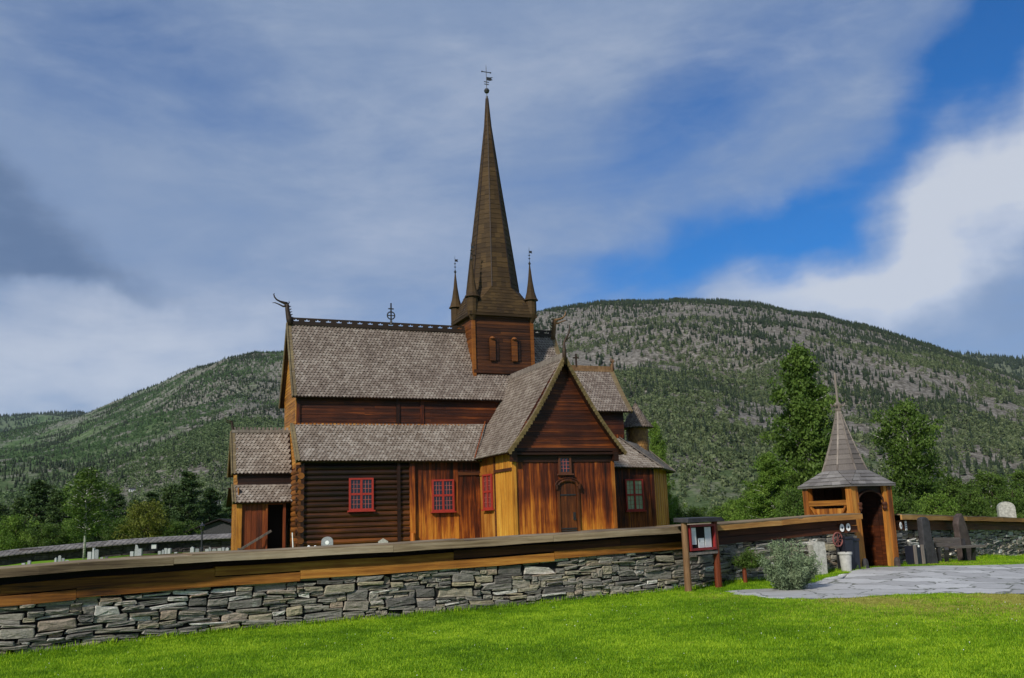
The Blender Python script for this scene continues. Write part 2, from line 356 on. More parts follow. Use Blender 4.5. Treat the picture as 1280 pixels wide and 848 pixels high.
# hills: real ridges at real distances
def prof(pts):
    A_ = sorted([azel(x, y) for x, y in pts]); return np.array([a[0] for a in A_]), np.tan(np.array([a[1] for a in A_]))
def fbm(x, y, seed, octv=5, base=1.0, pers=.5):
    r = np.random.default_rng(seed); out = 0; amp = 1; f = base
    for _ in range(octv):
        for k in range(3):
            a = r.uniform(0, 2*pi); ph = r.uniform(0, 2*pi); out = out + amp*np.sin((x*cos(a)+y*sin(a))*f+ph + 1.3*np.sin((x*sin(a)-y*cos(a))*f*.7+ph*2))/3
        amp *= pers; f *= 2.03
    return out
HILLS = {}
HAZE = 2.2e-5
def hillf(key, x, y):
    (pa, pe, r_in, r_c, z0, expo, seed) = HILLS[key]
    r = np.hypot(x, y); a = np.arctan2(x, y)
    e = np.interp(a, pa, pe); rc = r_c(a) if callable(r_c) else r_c
    H = e*rc
    t = (r-r_in)/(rc-r_in)
    s = np.where(t < 1, np.clip(t, 0, 1)**expo, 1-.35*np.clip(t-1, 0, 2)**1.3)
    nz = fbm(x, y, seed, 5, .0045, .55)
    env = np.clip(t, 0, 1)*np.clip(1-t, 0, 1)*4*(t < 1)
    return z0 + (H-z0)*s + nz*H*.10*env*np.minimum(1, 1.) + fbm(x, y, seed+5, 3, .05, .6)*3.0*np.clip(t*4, 0, 1)
HILLS['main'] = (*prof([(-500, 430), (-250, 470), (-60, 545), (0, 540), (60, 530), (105, 517), (150, 499), (230, 463), (290, 447), (320, 441), (360, 440), (440, 436), (540, 420), (620, 403), (670, 391), (720, 383), (800, 377), (880, 376), (950, 382), (1030, 396), (1100, 413), (1180, 438), (1240, 462), (1300, 485), (1500, 560), (1800, 640)]),
                  330., lambda a: np.interp(a, [-.7, -.5, -.3, 0, .2, .5, .8], [2600, 2300, 1900, 1700, 1500, 1500, 1500]), -6., 1.08, 11)
HILLS['far'] = (*prof([(-600, 380), (-300, 470), (0, 521), (100, 517), (200, 540), (330, 580), (500, 600), (900, 560), (1000, 500), (1100, 450), (1185, 440), (1280, 449), (1400, 460), (1700, 430)]),
                 1200., lambda a: np.interp(a, [-.5, 0, .5], [4800, 4300, 3000]), -6., 1.0, 23)
def hill_mat(name, far=False):
    m, q = mat(name); co = objco(q)
    z = q.new('ShaderNodeSeparateXYZ', {0: co}).outputs[2]
    a = q.noise(co, .006, 6, .6, .4); b = q.noise(co, .035, 6, .7); c_ = q.noise(co, .22, 5, .75)
    rock = q.ramp(c_, [(.32, (.05, .044, .034)), (.46, (.13, .118, .10)), (.6, (.24, .22, .195)), (.75, (.40, .37, .335))])
    green = q.ramp(q.math('ADD', q.math('MULTIPLY', b, .5), q.math('MULTIPLY', c_, .5)), [(.35, (.035, .06, .022)), (.5, (.09, .125, .055)), (.65, (.18, .205, .11))])
    f = q.math('ADD', q.math('MULTIPLY', q.math('SUBTRACT', a, .5), 3.6), q.math('MULTIPLY', q.math('SUBTRACT', b, .5), 2.4))
    f = q.math('ADD', f, q.new('ShaderNodeMapRange', {0: z, 1: 15., 2: 190., 3: -.1, 4: .85}).outputs[0])
    f = q.math('SUBTRACT', f, q.new('ShaderNodeMapRange', {0: q.new('ShaderNodeSeparateXYZ', {0: co}).outputs[0], 1: -250., 2: -900., 3: 0.0, 4: .55}).outputs[0])
    f = q.math('ADD', f, q.new('ShaderNodeMapRange', {0: q.new('ShaderNodeSeparateXYZ', {0: co}).outputs[0], 1: -150., 2: 100., 3: 0.0, 4: .30}).outputs[0])
    f = q.smooth(f, -.15, .5)
    if far: f = q.math('MULTIPLY', f, .35)
    col = q.mix(f, green, rock)
    col = q.mix(q.new('ShaderNodeMapRange', {0: q.new('ShaderNodeSeparateXYZ', {0: co}).outputs[0], 1: -150., 2: -700., 3: 0.0, 4: .5}).outputs[0], col, q.mix(1.0, col, (.85, 1.12, .92), 'MULTIPLY'))
    finish(q, col, .95, c_, 1.0, 2.5, .05); return m
W['hill'] = hill_mat('hillside'); W['hillfar'] = hill_mat('far hillside', True)
def make_hill(key, name, m_, na, nr, amax, rmax):
    a = np.linspace(-1.15, 1.15, na); r_in = HILLS[key][2]
    tt = np.concatenate([np.linspace(0, 1, nr), np.linspace(1.01, 1.5, 14)])
    AA, T_ = np.meshgrid(a, tt, indexing='ij'); RC = HILLS[key][3](AA); R_ = r_in + (RC-r_in)*T_
    X = R_*np.sin(AA); Y = R_*np.cos(AA); Z = hillf(key, X, Y)
    i = np.arange(X.size).reshape(X.shape); qd = np.stack([i[:-1, :-1], i[1:, :-1], i[1:, 1:], i[:-1, 1:]], -1).reshape(-1, 4)
    return tag(np_mesh(name, np.stack([X, Y, Z], -1).reshape(-1, 3), qd, m_, smooth=True), kind='structure')
make_hill('main', 'hillside', W['hill'], 420, 170, 0, 0)
make_hill('far', 'distant_hills', W['hillfar'], 260, 80, 0, 0)

# ---- thin valley air: far slopes fade a little
hz = MB(); hz.bx(-6600, 6600, -6600, 6600, -30, 1150); m, q = mat('valley air')
pv = q.new('ShaderNodeVolumePrincipled', {'Color': (.62, .76, 1.0, 1), 'Density': HAZE}); q.new('ShaderNodeOutputMaterial', {'Volume': pv.outputs[0]})
tag(hz.build('haze', m), 'thin blue air in the valley', kind='stuff')
# ---- instanced vegetation (stuff): points carry scale + rnd
def gn_scatter(name, pts, scl, src, label=None, tilt=.0):
    me = bpy.data.meshes.new(name); me.vertices.add(len(pts)); me.vertices.foreach_set('co', np.asarray(pts, 'f').ravel())
    a = me.attributes.new('scl', 'FLOAT', 'POINT'); a.data.foreach_set('value', np.asarray(scl, 'f')); me.update()
    o = bpy.data.objects.new(name, me); COL.objects.link(o)
    g = bpy.data.node_groups.new(name, 'GeometryNodeTree')
    g.interface.new_socket('Geometry', in_out='INPUT', socket_type='NodeSocketGeometry'); g.interface.new_socket('Geometry', in_out='OUTPUT', socket_type='NodeSocketGeometry')
    L = g.links.new; nn = g.nodes.new
    gi, go = nn('NodeGroupInput'), nn('NodeGroupOutput'); iop = nn('GeometryNodeInstanceOnPoints'); oi = nn('GeometryNodeObjectInfo')
    oi.inputs['Object'].default_value = src; oi.inputs['As Instance'].default_value = True
    at_ = nn('GeometryNodeInputNamedAttribute'); at_.data_type = 'FLOAT'; at_.inputs['Name'].default_value = 'scl'
    rv = nn('FunctionNodeRandomValue'); rv.data_type = 'FLOAT_VECTOR'
    rv.inputs[0].default_value = (-tilt, -tilt, 0); rv.inputs[1].default_value = (tilt, tilt, 6.283)
    m2p = nn('GeometryNodeMeshToPoints')
    L(gi.outputs[0], m2p.inputs[0]); L(m2p.outputs[0], iop.inputs['Points']); L(oi.outputs['Geometry'], iop.inputs['Instance'])
    L(at_.outputs[0], iop.inputs['Scale']); L(rv.outputs[0], iop.inputs['Rotation']); L(iop.outputs[0], go.inputs[0])
    md = o.modifiers.new('scatter', 'NODES'); md.node_group = g
    tag(o, label, kind='stuff'); return o
def leafmat(name, dark, mid, light, trans=.25, inst=False, rough=.6, sc=.6):
    m, q = mat(name); rn = attr(q)
    if inst:
        oi = q.new('ShaderNodeObjectInfo').outputs['Random']
        v = q.math('ADD', q.math('MULTIPLY', rn, .45), q.math('MULTIPLY', oi, .55))
        if sc == -1:
            lo_ = q.new('ShaderNodeObjectInfo').outputs['Location']; big = q.math('ADD', q.noise(lo_, .45, 4, .6), q.math('MULTIPLY', q.noise(lo_, 2.6, 3, .6), .6))
            v = q.math('ADD', v, q.math('MULTIPLY', q.math('SUBTRACT', big, .80), 1.5))
    else:
        v = q.math('ADD', q.math('MULTIPLY', rn, .6), q.math('MULTIPLY', q.noise(objco(q), sc, 3, .5), .4))
    cl = q.ramp(v, [(.15, dark), (.5, mid), (.9, light)])
    if sc == -2:                                     # leafier, greener growth on the left flank of the valley
        lx = q.new('ShaderNodeSeparateXYZ', {0: q.new('ShaderNodeObjectInfo').outputs['Location']}).outputs[0]
        cl = q.mix(q.new('ShaderNodeMapRange', {0: lx, 1: -80., 2: -420., 3: 0.0, 4: 1.0}).outputs[0], cl, q.mix(1.0, cl, (.82, 1.14, .92), 'MULTIPLY'))
    finish(q, cl, rough, spec=.2, trans=trans); return m
W['fcon'] = leafmat('far conifer', (.010, .020, .008), (.020, .034, .012), (.042, .06, .022), .1, True)
W['fbir'] = leafmat('far birch', (.055, .08, .032), (.095, .125, .05), (.18, .21, .105), .2, True, .6, -2)
def src_tree(kind, seed):
    r = random.Random(seed); b = MB()
    if kind == 'con':
        for k in range(5):
            z = .15+k*.17; R_ = .26*(1-k*.17)*r.uniform(.85, 1.15); h = .34; nn = 7
            ring = [Vector((cos(j*2*pi/nn+k)*R_*r.uniform(.7, 1.2), sin(j*2*pi/nn+k)*R_*r.uniform(.7, 1.2), z-r.uniform(0, .08))) for j in range(nn)]
            top = Vector((0, 0, z+h))
            for j in range(nn): b.poly([ring[j], ring[(j+1) % nn], top], r.random())
        b.tube([(0, 0, 0), (0, 0, .4)], [.03, .02], 4, 0)
    else:
        for k in range(26):
            a = r.uniform(0, 2*pi); zz = r.uniform(.15, 1.0); rr = .42*math.sqrt(max(0, 1-((zz-.5)/.56)**2))*r.uniform(.4, 1)
            c = Vector((rr*cos(a), rr*sin(a), zz)); d = Vector((r.gauss(0, 1), r.gauss(0, 1), r.gauss(0, 1))).normalized(); e = d.orthogonal().normalized(); f = d.cross(e); s_ = r.uniform(.12, .2)
            b.poly([c+e*s_, c+f*s_*.8, c-e*s_, c-f*s_*.8], r.random())
        b.tube([(0, 0, 0), (0, 0, .6)], [.02, .01], 4, 0)
    me_o = b.build('tree_source', W['fcon'] if kind == 'con' else W['fbir'])
    COL.objects.unlink(me_o); return me_o
def hill_points(key, nwant, tmin, tmax, seed, dens):
    r = np.random.default_rng(seed); P_ = []
    pa = HILLS[key]; cnt = 0
    while cnt < nwant:
        a = r.uniform(-.62, .62, 60000); rc = pa[3](a); t = r.uniform(tmin**2, tmax**2, 60000)**.5; R_ = pa[2]+(rc-pa[2])*t
        x = R_*np.sin(a); y = R_*np.cos(a)
        k = r.random(60000) < dens(x, y, t, a); x, y = x[k], y[k]; z = hillf(key, x, y)
        P_.append(np.stack([x, y, z-.3], -1)); cnt += len(x)
    return np.concatenate(P_)[:nwant]
def patch(x, y, seed, f=.012): return np.clip(.5+.75*fbm(x, y, seed, 4, f, .6), 0, 1)
rp = lambda x, y: np.clip((hillf('main', x, y)-90)/260, 0, 1)
p = hill_points('main', 30000, .03, 1.0, 3, lambda x, y, t, a: np.clip((patch(x, y, 31, .016)**3.2)*np.where(a < -.15, 1.7-.9*t, .62-.42*t) + .05 + .8*(t > .95)*(a > -.1), .03, 1))
gn_scatter('conifer_forest', p, RNG.uniform(3.2, 7.5, len(p))*np.where(np.arctan2(p[:, 0], p[:, 1]) < -.2, .72, 1), src_tree('con', 1), 'dark conifers scattered over the hillside')
p = hill_points('main', 50000, .01, .95, 4, lambda x, y, t, a: np.clip((patch(x, y, 47, .02)**1.5)*np.where(a < -.15, (1.9-1.2*t)*(1-.75*rp(x, y)), (1.15-1.15*t)*(1-.96*np.clip(rp(x, y)*1.35, 0, 1))), .01, 1))
gn_scatter('birch_forest', p, RNG.uniform(2.2, 5.0, len(p))*np.where(np.arctan2(p[:, 0], p[:, 1]) < -.2, .75, 1), src_tree('bir', 2), 'pale birch scrub covering the lower hillside')
p = hill_points('far', 22000, .25, 1.0, 6, lambda x, y, t, a: .3+.7*patch(x, y, 53, .006))
gn_scatter('distant_forest', p, RNG.uniform(9, 15, len(p)), src_tree('con', 3), 'dark forest on the distant ridges')

#PART2
W['apse'] = wood('amber apse boards', [(.28, .085, .010), (.60, .22, .022), (.75, .34, .05)], 'z', .5)
W['logend'] = wood('log ends', [(.04, .015, .005), (.12, .04, .009), (.28, .10, .016)], 'xy', .6)
# ------------------------------------------------------------------ the church
CHO = (-0.114, 43.5, 0.0); CHR = radians(22.5)
church = tag(empty('stave_church', CHO, CHR), 'dark tarred wooden stave church with shingled roofs, tall spire and carved dragon heads', 'church')
AX = 8.1                                             # v of the nave axis
def boards_v(mb, p0, p1, z0, zt, bw, nrm, th=.035, jit=.014):
    """upright boards from p0 to p1 (x,y); zt(s) gives the top; every second one sits proud"""
    mb.mark()
    p0, p1 = Vector((*p0, 0)), Vector((*p1, 0)); L = (p1-p0).length; d = (p1-p0)/L; nn = max(1, round(L/bw)); nrm = Vector(nrm)
    z = zt if callable(zt) else (lambda s: zt); s = 0
    cuts = [0]+[L*(i+random.uniform(-.16, .16))/nn for i in range(1, nn)]+[L]
    for i in range(nn):
        a, b = cuts[i]+.004, cuts[i+1]-.004; off = nrm*((i % 2)*jit+random.uniform(0, .006))
        P = [p0+d*a+off+Vector((0, 0, z0)), p0+d*b+off+Vector((0, 0, z0)), p0+d*b+off+Vector((0, 0, z(b))), p0+d*a+off+Vector((0, 0, z(a)))]
        mb.prism(P, -nrm*th)
    q0, q1 = p0-nrm*.03, p1-nrm*.03
    mb.poly([q0+Vector((0, 0, z0)), q1+Vector((0, 0, z0)), q1+Vector((0, 0, z(L)-.01)), q0+Vector((0, 0, z(0)-.01))], .1)
def boards_h(mb, p0, d, z0, z1, lo, hi, bh, nrm, th=.035, seg=3.5, back=True):
    """level boards; lo(z), hi(z) give the ends along d"""
    mb.mark()
    p0, d, nrm = Vector((*p0, 0)), Vector((*d, 0)).normalized(), Vector(nrm); nn = max(1, round((z1-z0)/bh)); h = (z1-z0)/nn
    for i in range(nn):
        za, zb = z0+i*h+.003, z0+(i+1)*h-.003
        a0, a1, b0, b1 = lo(za), hi(za), lo(zb), hi(zb); k = max(1, int((a1-a0)/seg+random.random()))
        off = nrm*random.uniform(0, .008); fr = [0]+sorted(min(.95, max(.05, (j+random.uniform(-.25, .25))/k)) for j in range(1, k))+[1]
        for j in range(k):
            f0, f1 = fr[j], fr[j+1]; X = lambda lo_, hi_, f: lo_+(hi_-lo_)*f
            P = [p0+d*X(a0, a1, f0)+Vector((0, 0, za))+nrm*.01, p0+d*(X(a0, a1, f1)-.003)+Vector((0, 0, za))+nrm*.01, p0+d*(X(b0, b1, f1)-.003)+Vector((0, 0, zb)), p0+d*X(b0, b1, f0)+Vector((0, 0, zb))]
            mb.prism([p+off for p in P], -nrm*th)
    if back: mb.poly([p0-nrm*.03+d*lo(z0)+Vector((0, 0, z0)), p0-nrm*.03+d*hi(z0)+Vector((0, 0, z0)), p0-nrm*.03+d*hi(z1)+Vector((0, 0, z1)), p0-nrm*.03+d*lo(z1)+Vector((0, 0, z1))], .1)
def shingles(mb, P, L, H, w_=.2, e_=.19, lift=.042, th=.03, inside=None, flip=1):
    """P(s,t)->Vector on the roof surface, s along the eave, t up the slope"""
    mb.mark()
    ns, nt = max(2, round(L/w_)), max(2, round(H/e_)); E_ = 1e-3
    for j in range(nt):
        t = j/nt; wav = .0
        for i in range(-1, ns+1):
            s = (i+.5+.5*(j % 2))/ns
            if s < .002 or s > .998: 
                continue
            if inside and not inside(s, t): continue
            tt = min(.999, max(0, t+random.uniform(-.06, .06)/nt)); 
            c = P(s, tt); ds = P(min(1, s+E_), tt)-P(max(0, s-E_), tt); loc_w = ds.length/(min(1, s+E_)-max(0, s-E_))/ns
            ds.normalize(); dt = (P(s, min(1, tt+E_))-P(s, max(0, tt-E_))); loc_e = dt.length/(min(1, tt+E_)-max(0, tt-E_))/nt; dt.normalize()
            nr = ds.cross(dt).normalized()*flip
            ww = loc_w*random.uniform(.93, .985)/2; e = loc_e; l = lift*random.uniform(.8, 1.35)
            top = 1.25*e if t < .97 else .8*e
            pts = [c+dt*top-ds*ww+nr*.004, c+dt*.52*e-ds*ww+nr*(l*.7), c-dt*.08*e+nr*l, c+dt*.52*e+ds*ww+nr*(l*.7), c+dt*top+ds*ww+nr*.004]
            lo = [p-nr*th for p in pts[1:4]]
            rr = random.random()
            mb.raw(pts+lo, [(0, 1, 2, 3, 4) if flip > 0 else (4, 3, 2, 1, 0), (1, 5, 6, 2), (2, 6, 7, 3), (0, 5, 1), (3, 7, 4)], rr)
def slab(mb, P, th=.09, ks=2, kt=6, flip=1, r=.2):
    """closed roof deck under the shingles"""
    mb.mark()
    g = [[P(i/ks, j/kt) for i in range(ks+1)] for j in range(kt+1)]
    def nrm(i, j):
        a = P(min(1, i/ks+.01), j/kt)-P(max(0, i/ks-.01), j/kt); b = P(i/ks, min(1, j/kt+.01))-P(i/ks, max(0, j/kt-.01)); return a.cross(b).normalized()*flip
    vs = [g[j][i] for j in range(kt+1) for i in range(ks+1)] + [g[j][i]-nrm(i, j)*th for j in range(kt+1) for i in range(ks+1)]
    n_ = (ks+1)*(kt+1); ix = lambda i, j: j*(ks+1)+i; fs = []
    for j in range(kt):
        for i in range(ks):
            q = (ix(i, j), ix(i+1, j), ix(i+1, j+1), ix(i, j+1)); fs += [q, tuple(a+n_ for a in q[::-1])]
    for i in range(ks): fs += [(ix(i, 0), ix(i, 0)+n_, ix(i+1, 0)+n_, ix(i+1, 0)), (ix(i, kt), ix(i+1, kt), ix(i+1, kt)+n_, ix(i, kt)+n_)]
    for j in range(kt): fs += [(ix(0, j), ix(0, j+1), ix(0, j+1)+n_, ix(0, j)+n_), (ix(ks, j), ix(ks, j)+n_, ix(ks, j+1)+n_, ix(ks, j+1))]
    mb.raw(vs, fs, r)
def curve_strip(mb, P, s, off, wd, h, kt=8, flip=1):  # board following a verge: s fixed
    mb.mark()
    for j in range(kt):
        a, b = P(s, j/kt), P(s, (j+1)/kt+.004); mb.beam(a+Vector(off), b+Vector(off), wd, h, r=.5)
def gable_roof(name, u0, u1, ve, we, wr, axis=AX, parent=church, mt='sh', ends=(True, False), sag=.0, vf=None, wdt=.175):
    """saddle roof with ridge along u; near slope and mirrored far slope"""
    def P(s, t): return Vector((u0+(u1-u0)*s, ve+(axis-ve)*t, we+(wr-we)*(t-.03*sin(pi*t))-sag*sin(pi*s)*t))
    def Q(s, t): p = P(s, t); return Vector((p.x, 2*axis-p.y, p.z))
    rf = MB(); L = u1-u0; H = hypot(axis-ve, wr-we)
    shingles(rf, P, L, H, wdt, wdt*.95); 
    for i in range(1): shingles(rf, Q, L, H, .4, .38, flip=-1)
    ob = rf.build(name, W[mt], parent)
    dk = MB(); slab(dk, P); slab(dk, Q, flip=-1); dk.build('roof_deck', W['dark'], ob)
    vg = MB()
    for e, s in ((ends[0], 0), (ends[1], 1)):
        if e:
            o_ = (-.03 if s == 0 else .03, 0, -.02)
            curve_strip(vg, P, s, o_, .05, .2); curve_strip(vg, Q, s, o_, .05, .2)
            o2 = ((.09 if s == 0 else -.09), 0, .05); curve_strip(vg, P, s, o2, .2, .035); curve_strip(vg, Q, s, o2, .2, .035)
    if ends[0] or ends[1]: vg.build('verge_board', W['verge'], ob)
    return ob, P
# --- nave
nave, PN = gable_roof('nave_roof', -9.32, 6.15, 5.8, 8.0, 12.2, ends=(True, True), sag=.05)
b = MB(); b.beam((-9.3, AX, 12.2), (6.2, AX, 12.2), .22, .16); b.build('ridge_cap', W['crest'], nave)
def crest(u0, u1, z, per, hb, parent, axis=AX, th=.06):
    """ridge board pierced with crown-shaped openings"""
    b = MB(); n_ = round((u1-u0)/per); pw = (u1-u0)/n_; y = axis-th/2
    def q(pts): b.prism([Vector((x, y, z_)) for x, z_ in pts], (0, th, 0), .5)
    for i in range(n_):
        x = u0+i*pw; a, c = x+pw*.24, x+pw*.76; m_ = (a+c)/2; wd = c-a
        lo, hi = z+hb*.30, z+hb*.78
        q([(x, z), (x+pw, z), (x+pw, lo), (x, lo)])
        q([(x, lo), (a+wd*.1, lo), (a, lo+(hi-lo)*.62), (a, z+hb), (x, z+hb)]); q([(c-wd*.1, lo), (x+pw, lo), (x+pw, z+hb), (c, z+hb), (c, lo+(hi-lo)*.62)])
        q([(a, lo+(hi-lo)*.62), (a+wd*.3, lo+(hi-lo)*.38), (a+wd*.3, z+hb), (a, z+hb)]); q([(a+wd*.3, lo+(hi-lo)*.38), (m_, hi), (m_, z+hb), (a+wd*.3, z+hb)])
        q([(m_, hi), (c-wd*.3, lo+(hi-lo)*.38), (c-wd*.3, z+hb), (m_, z+hb)]); q([(c-wd*.3, lo+(hi-lo)*.38), (c, lo+(hi-lo)*.62), (c, z+hb), (c-wd*.3, z+hb)])
    return b.build('ridge_crest', W['crest'], parent)
crest(-9.15, .55, 12.26, .585, .27, nave); crest(4.2, 6.0, 12.26, .585, .27, nave)
def dragon(parent, base, dirx, s=1.0, mt='crest', name='dragon_head', horn=True, depth=.1):
    """carved neck rising from the ridge end, open jaws and a long curling upper lip; dirx = outward unit vector"""
    B = Vector(base); D = Vector(dirx); Z = Vector((0, 0, 1)); b = MB()
    f = lambda x, z: B + D*x*s + Z*z*s
    b.tube([f(-.12, -.25), f(-.03, .15), f(.05, .5), f(.10, .8), f(.10, 1.0), f(.18, 1.13)], [.20*s, .19*s, .15*s, .13*s, .13*s, .10*s], 8)
    b.tube([f(.12, 1.10), f(.3, 1.16), f(.55, 1.24), f(.75, 1.34), f(.88, 1.5), f(.93, 1.68), f(.88, 1.72)], [.13*s, .09*s, .06*s, .05*s, .045*s, .035*s, .02*s], 7)
    b.tube([f(.12, .98), f(.35, .93), f(.6, 1.05), f(.85, 1.14), f(1.0, 1.12)], [.09*s, .055*s, .04*s, .03*s, .015*s], 6)
    for k in range(5): p = f(-.16+k*.035, .25+k*.17); b.tube([p, p-D*.12*s+Z*.05*s], [.05*s, .01*s], 5)
    if horn: b.tube([f(.05, 1.1), f(-.03, 1.22), f(.03, 1.3)], [.05*s, .03*s, .01*s], 5)
    return b.build(name, W[mt], parent, True)
dragon(nave, (-9.25, AX, 12.3), (-1, 0, 0), .86)
dragon(nave, (6.12, AX, 12.1), (1, 0, 0), .95, 'postbrown')
# ridge cross in a ring
b = MB(); c = Vector((-3.7, AX, 12.4))
b.tube([c, c+Vector((0, 0, .25))], [.09, .06], 8); b.beam(c+Vector((0, 0, .2)), c+Vector((0, 0, 1.22)), .07, .07)
ring = [c+Vector((.21*cos(t*2*pi/20), 0, .52+.21*sin(t*2*pi/20))) for t in range(21)]; b.tube(ring, .035, 6)
b.beam(c+Vector((-.2, 0, .52)), c+Vector((.2, 0, .52)), .05, .05); b.beam(c+Vector((-.15, 0, .9)), c+Vector((.15, 0, .9)), .06, .06)
b.build('ridge_cross', W['iron'], nave)
# clerestory walls and west gable
b = MB(); boards_h(b, (0, 6.15), (1, 0), 6.3, 8.35, lambda z: -9.1, lambda z: 6.0, .17, (0, -1, 0)); boards_h(b, (0, 2*AX-6.15), (1, 0), 6.3, 8.35, lambda z: -9.1, lambda z: 6.0, .3, (0, 1, 0))
cw = b.build('clerestory_wall', W['tar_h'], church)
b = MB()
for u in (-9.02, -3.9, -2.6): b.bx(u-.09, u+.09, 6.07, 6.13, 6.35, 8.3)
b.build('clerestory_post', W['tar_v'], cw)
b = MB()
hw = AX-6.15
def gl(z): return -hw if z < 8.2 else -max(.02, (12.1-z)/4.2*2.3)
boards_h(b, (-9.1, AX), (0, 1), 4.5, 12.0, gl, lambda z: -gl(z), .17, (-1, 0, 0))
def gl2(z): return 4.6 + (6.15-4.6)*max(0, min(1, (z-4.9)/1.6))
boards_h(b, (-9.1, 0), (0, 1), 4.2, 6.45, gl2, lambda z: 6.2, .17, (-1, 0, 0), back=False); boards_h(b, (-9.1, 0), (0, 1), 4.2, 6.45, lambda z: 2*AX-6.2, lambda z: 2*AX-gl2(z), .17, (-1, 0, 0), back=False)
b.bx(-9.14, -8.98, 6.12, 6.28, 6.3, 8.2, .9)
b.build('west_gable_wall', W['yellow_h'], church)
b = MB(); boards_h(b, (6.0, AX), (0, 1), 4.5, 12.0, gl, lambda z: -gl(z), .3, (1, 0, 0)); b.build('east_gable_wall', W['tar_h'], church)
# aisle roofs
def lean_roof(name, c00, c10, c11, c01, mt='sh2', flip=1, wdt=.175, ends=(), deck=True):
    c00, c10, c11, c01 = map(Vector, (c00, c10, c11, c01))
    def P(s, t): a = c00.lerp(c10, s); b_ = c01.lerp(c11, s); p = a.lerp(b_, t); p.z -= .05*sin(pi*t); return p
    rf = MB(); shingles(rf, P, max((c10-c00).length, (c11-c01).length), (c01-c00).length, wdt, wdt*.95, flip=flip)
    ob = rf.build(name, W[mt], church)
    dk = MB(); slab(dk, P, kt=4, flip=flip); dk.build('roof_deck', W['dark'], ob)
    vg = MB()
    for s, o_ in ends: curve_strip(vg, P, s, (o_, 0, -.02), .05, .18, 4); curve_strip(vg, P, s, (-o_*2.5, 0, .045), .16, .035, 4)
    if ends: vg.build('verge_board', W['verge'], ob)
    return ob
ar = lean_roof('aisle_roof', (-9.36, 4.2, 4.70), (1.15, 4.2, 4.62), (1.15, 6.13, 6.72), (-9.36, 6.13, 6.66), ends=((0, -.03),))
# raw new wood row showing along the top of the aisle roof
b = MB()
for i in range(46): b.box((-9.2+i*.2, 6.08, 6.66), (.12, .04, .1), r=random.random())
b.build('cover_strip', W['orange_v'], ar)
lean_roof('aisle_roof', (.6, 12.0, 4.62), (-9.36, 12.0, 4.70), (-9.36, 10.07, 6.66), (.6, 10.07, 6.72), wdt=.4)
# aisle log wall, log ends, posts
b = MB(); rlog = .15; k = 0; z = .62
while z < 4.55:
    b.tube([(-9.32 if k % 2 else -9.22, 4.64, z), (-3.72, 4.64, z)], [rlog, rlog*.97], 12, r=random.random()); z += .252; k += 1
b.bx(-9.1, -3.72, 4.66, 4.72, .4, 4.8, .1)
lw = b.build('log_wall', W['log'], church, False)
b = MB(); k = 0; z = .74
while z < 4.5:
    b.tube([(-9.12, 4.36 if k % 2 else 4.46, z), (-9.12, 6.6, z)], [rlog, rlog*.97], 12, r=random.random()); z += .252; k += 1
b.build('log_end_wall', W['logend'], church)
b = MB(); b.bx(-4.42, -4.27, 4.40, 4.56, .45, 4.6); b.bx(-9.12, -8.98, 4.38, 4.46, .45, 4.6); b.build('wall_post', W['dark'], lw)
b = MB(); b.bx(-3.78, -3.52, 4.42, 4.62, .8, 4.6); b.tube([(-3.66, 4.42, .5), (-3.66, 4.42, 1.15)], [.14, .12], 10); b.build('wall_post', W['tar_v'], church)
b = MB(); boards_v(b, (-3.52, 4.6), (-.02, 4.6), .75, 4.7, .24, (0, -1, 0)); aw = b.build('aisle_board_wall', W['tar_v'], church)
b = MB(); b.bx(-3.52, -.02, 4.48, 4.60, .55, .8); b.bx(-1.2, -.02, 4.52, 4.565, 3.95, 4.12); b.build('sill_beam', W['beamred'], aw)
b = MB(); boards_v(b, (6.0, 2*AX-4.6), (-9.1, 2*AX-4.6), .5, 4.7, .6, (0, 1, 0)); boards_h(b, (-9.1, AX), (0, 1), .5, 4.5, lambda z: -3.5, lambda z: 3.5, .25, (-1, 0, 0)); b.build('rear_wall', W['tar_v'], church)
b = MB(); b.bx(-9.2, 5.1, .2, 15.9, -.3, .42) ; b.bx(5.0, 12.3, 5.3, 10.9, -.3, .42); b.build('stone_plinth', W['slate'], church)

